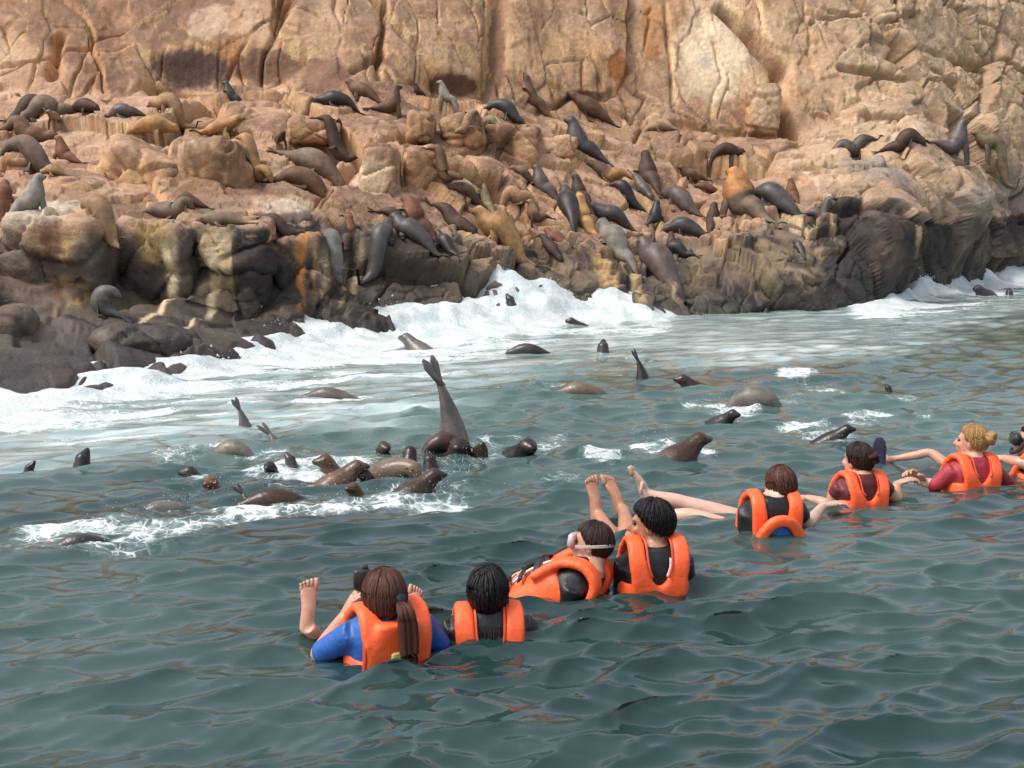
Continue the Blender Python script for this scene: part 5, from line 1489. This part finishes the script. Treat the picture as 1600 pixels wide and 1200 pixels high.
# its swim fin
fin_b = A_(1372, 742, d + 1.02); fm = Mesh(); tipd = nrm(A_(1374, 676, d + 1.08) - fin_b)
fw_ = np.array([1.0, .2, 0])
fm.loft([fin_b + tipd * q for q in (-.03, .04, .10, .17, .22, .245)], [fw_ * q for q in (.040, .044, .050, .056, .044, .020)], [np.array([-.2, 1, .1]) * q for q in (.035, .030, .014, .009, .007, .005)], 14, power=3)
fo = mesh_obj('swim_fin', np.array(fm.V) - fin_b, fm.F, M_NAVY); fo.location = fin_b
tag(fo, 'dark blue swim fin sticking out of the water behind the dark red shirted swimmer', 'swim fin')
for sg in (-1, 1):
    ribbon('rib', [fin_b + tipd * .05 + fw_ * .038 * sg - np.array([0, .02, 0]), fin_b + tipd * .13 + fw_ * .042 * sg - np.array([0, .014, 0]), fin_b + tipd * .20 + fw_ * .040 * sg - np.array([0, .01, 0])], .008, .014, fin_b + np.array([0, .5, .1]), M_RUBBER, fo, fin_b)

# 7: blonde swimmer in crimson
p = Swimmer('swimmer with a blonde bun and crimson sleeve near the right edge', 1522, 762, 106, 4, (1518, 690, .02), 146, 4, skin=S_LIGHT, zoff=.045, dd=.06, hs=0.94)
d = p.d
p.base()
p.arm(-1, A_(1462, 757, d - .02), A_(1440, 753, d + .02), 4)
hand(p.M, A_(1443, 752, d + .02), np.array([-.6, -.1, .45]), np.array([-.3, -.5, -.6]), 45, 1.05)
p.arm(1, A_(1580, 765, d + .15), A_(1600, 760, d + .4), 3)
kl = A_(1454, 708, d + .62)
hl = A_(1384, 722, d + .66); p.leg(-1, kl, hl, np.array([-.35, .85, .25]), np.array([.9, -.1, .1]), .8, hip=A_(1500, 742, d + .50), thin=.62)
p.leg(1, A_(1480, 750, d + .7), A_(1415, 752, d + .95), np.array([-.3, .4, .8]), np.array([.9, -.2, .1]), .9)
p.body(); p.make_shirt(M_CRIMSON); p.jacket(True, .092, .155, .0)
p.piping(.0, .155); p.seams((-.05,), .12); p.eyes()
hair_cap(p.o, p.HC, p.HM, p.origin, H_BLOND, p.hs, .40, -.40, 1.05, -.62, .02, 7)
H = lambda x, y, z: p.HC + p.HM @ (np.array([x, y, z]) * p.hs)
bun = []
for k in range(7):
    a = k * .9
    bun.append(([H(.02 * math.cos(a), -.095, .05 + .02 * math.sin(a)), H(.038 * math.cos(a + .6), -.130, .045 + .036 * math.sin(a + .6)), H(.036 * math.cos(a + 1.6), -.145, .045 + .034 * math.sin(a + 1.6)), H(.012 * math.cos(a + 2.5), -.152, .045)], [.016, .018, .016, .006]))
locks(p.o, 'hair_bun', bun, H_BLOND, p.origin, 5)
m_ = Mesh(); m_.loft([H(.0, -.104, .050), H(.0, -.120, .050)], [p.HM[:, 0] * .030] * 2, [p.HM[:, 2] * .030] * 2, 12)
mesh_obj('hair_tie', np.array(m_.V) - p.origin, m_.F, M_BLACK, parent=p.o)

# 8: swimmer cut by the right edge, with a mask
p = Swimmer('swimmer with a black mask and snorkel cut off by the right edge', 1618, 742, 150, 25, (1612, 690, .05), 172, 8, skin=S_LIGHT, zoff=.02)
d = p.d
p.base()
p.arm(-1, A_(1590, 722, d - .05), A_(1566, 716, d + .12), 2)
hand(p.M, A_(1570, 716, d + .12), np.array([-.9, .2, .1]), np.array([0, 0, -1.0]), 30)
p.arm(1, A_(1680, 760, d + .2), A_(1660, 770, d + .4), 2)
p.body(); p.make_shirt(M_WETSUIT); p.jacket(True, .092, .175, -.02)
hair_cap(p.o, p.HC, p.HM, p.origin, H_DARK, p.hs, .36, -.5, 1.08, -.8, .02, 8)
H = lambda x, y, z: p.HC + p.HM @ (np.array([x, y, z]) * p.hs)
mk = bpy.data.objects.new('diving_mask', None); mk.location = p.HC; COL.objects.link(mk)
tag(mk, 'black diving mask with snorkel on the swimmer at the right edge', 'mask')
ring_ = [H(.092 * math.cos(a), .110 * math.sin(a) - .010, .004) for a in np.linspace(R(55), R(-235), 26)]
ribbon('strap', ring_, .022, .006, p.HC, M_BLACK, mk, p.HC, 2)
box_part('frame', H(0, .112, .004), p.HM, (.140, .045, .075), M_RUBBER, mk, p.HC)
box_part('lens', H(0, .134, .004), p.HM, (.118, .012, .052), M_GLASS, mk, p.HC)
m_ = Mesh(); m_.tube([H(.02, .115, -.075), H(-.05, .13, -.09), H(-.095, .09, -.05), H(-.105, .05, .06), H(-.10, .0, .17)], [.013] * 5, 10, 5)
mesh_obj('snorkel', np.array(m_.V) - p.HC, m_.F, M_RUBBER, parent=mk)
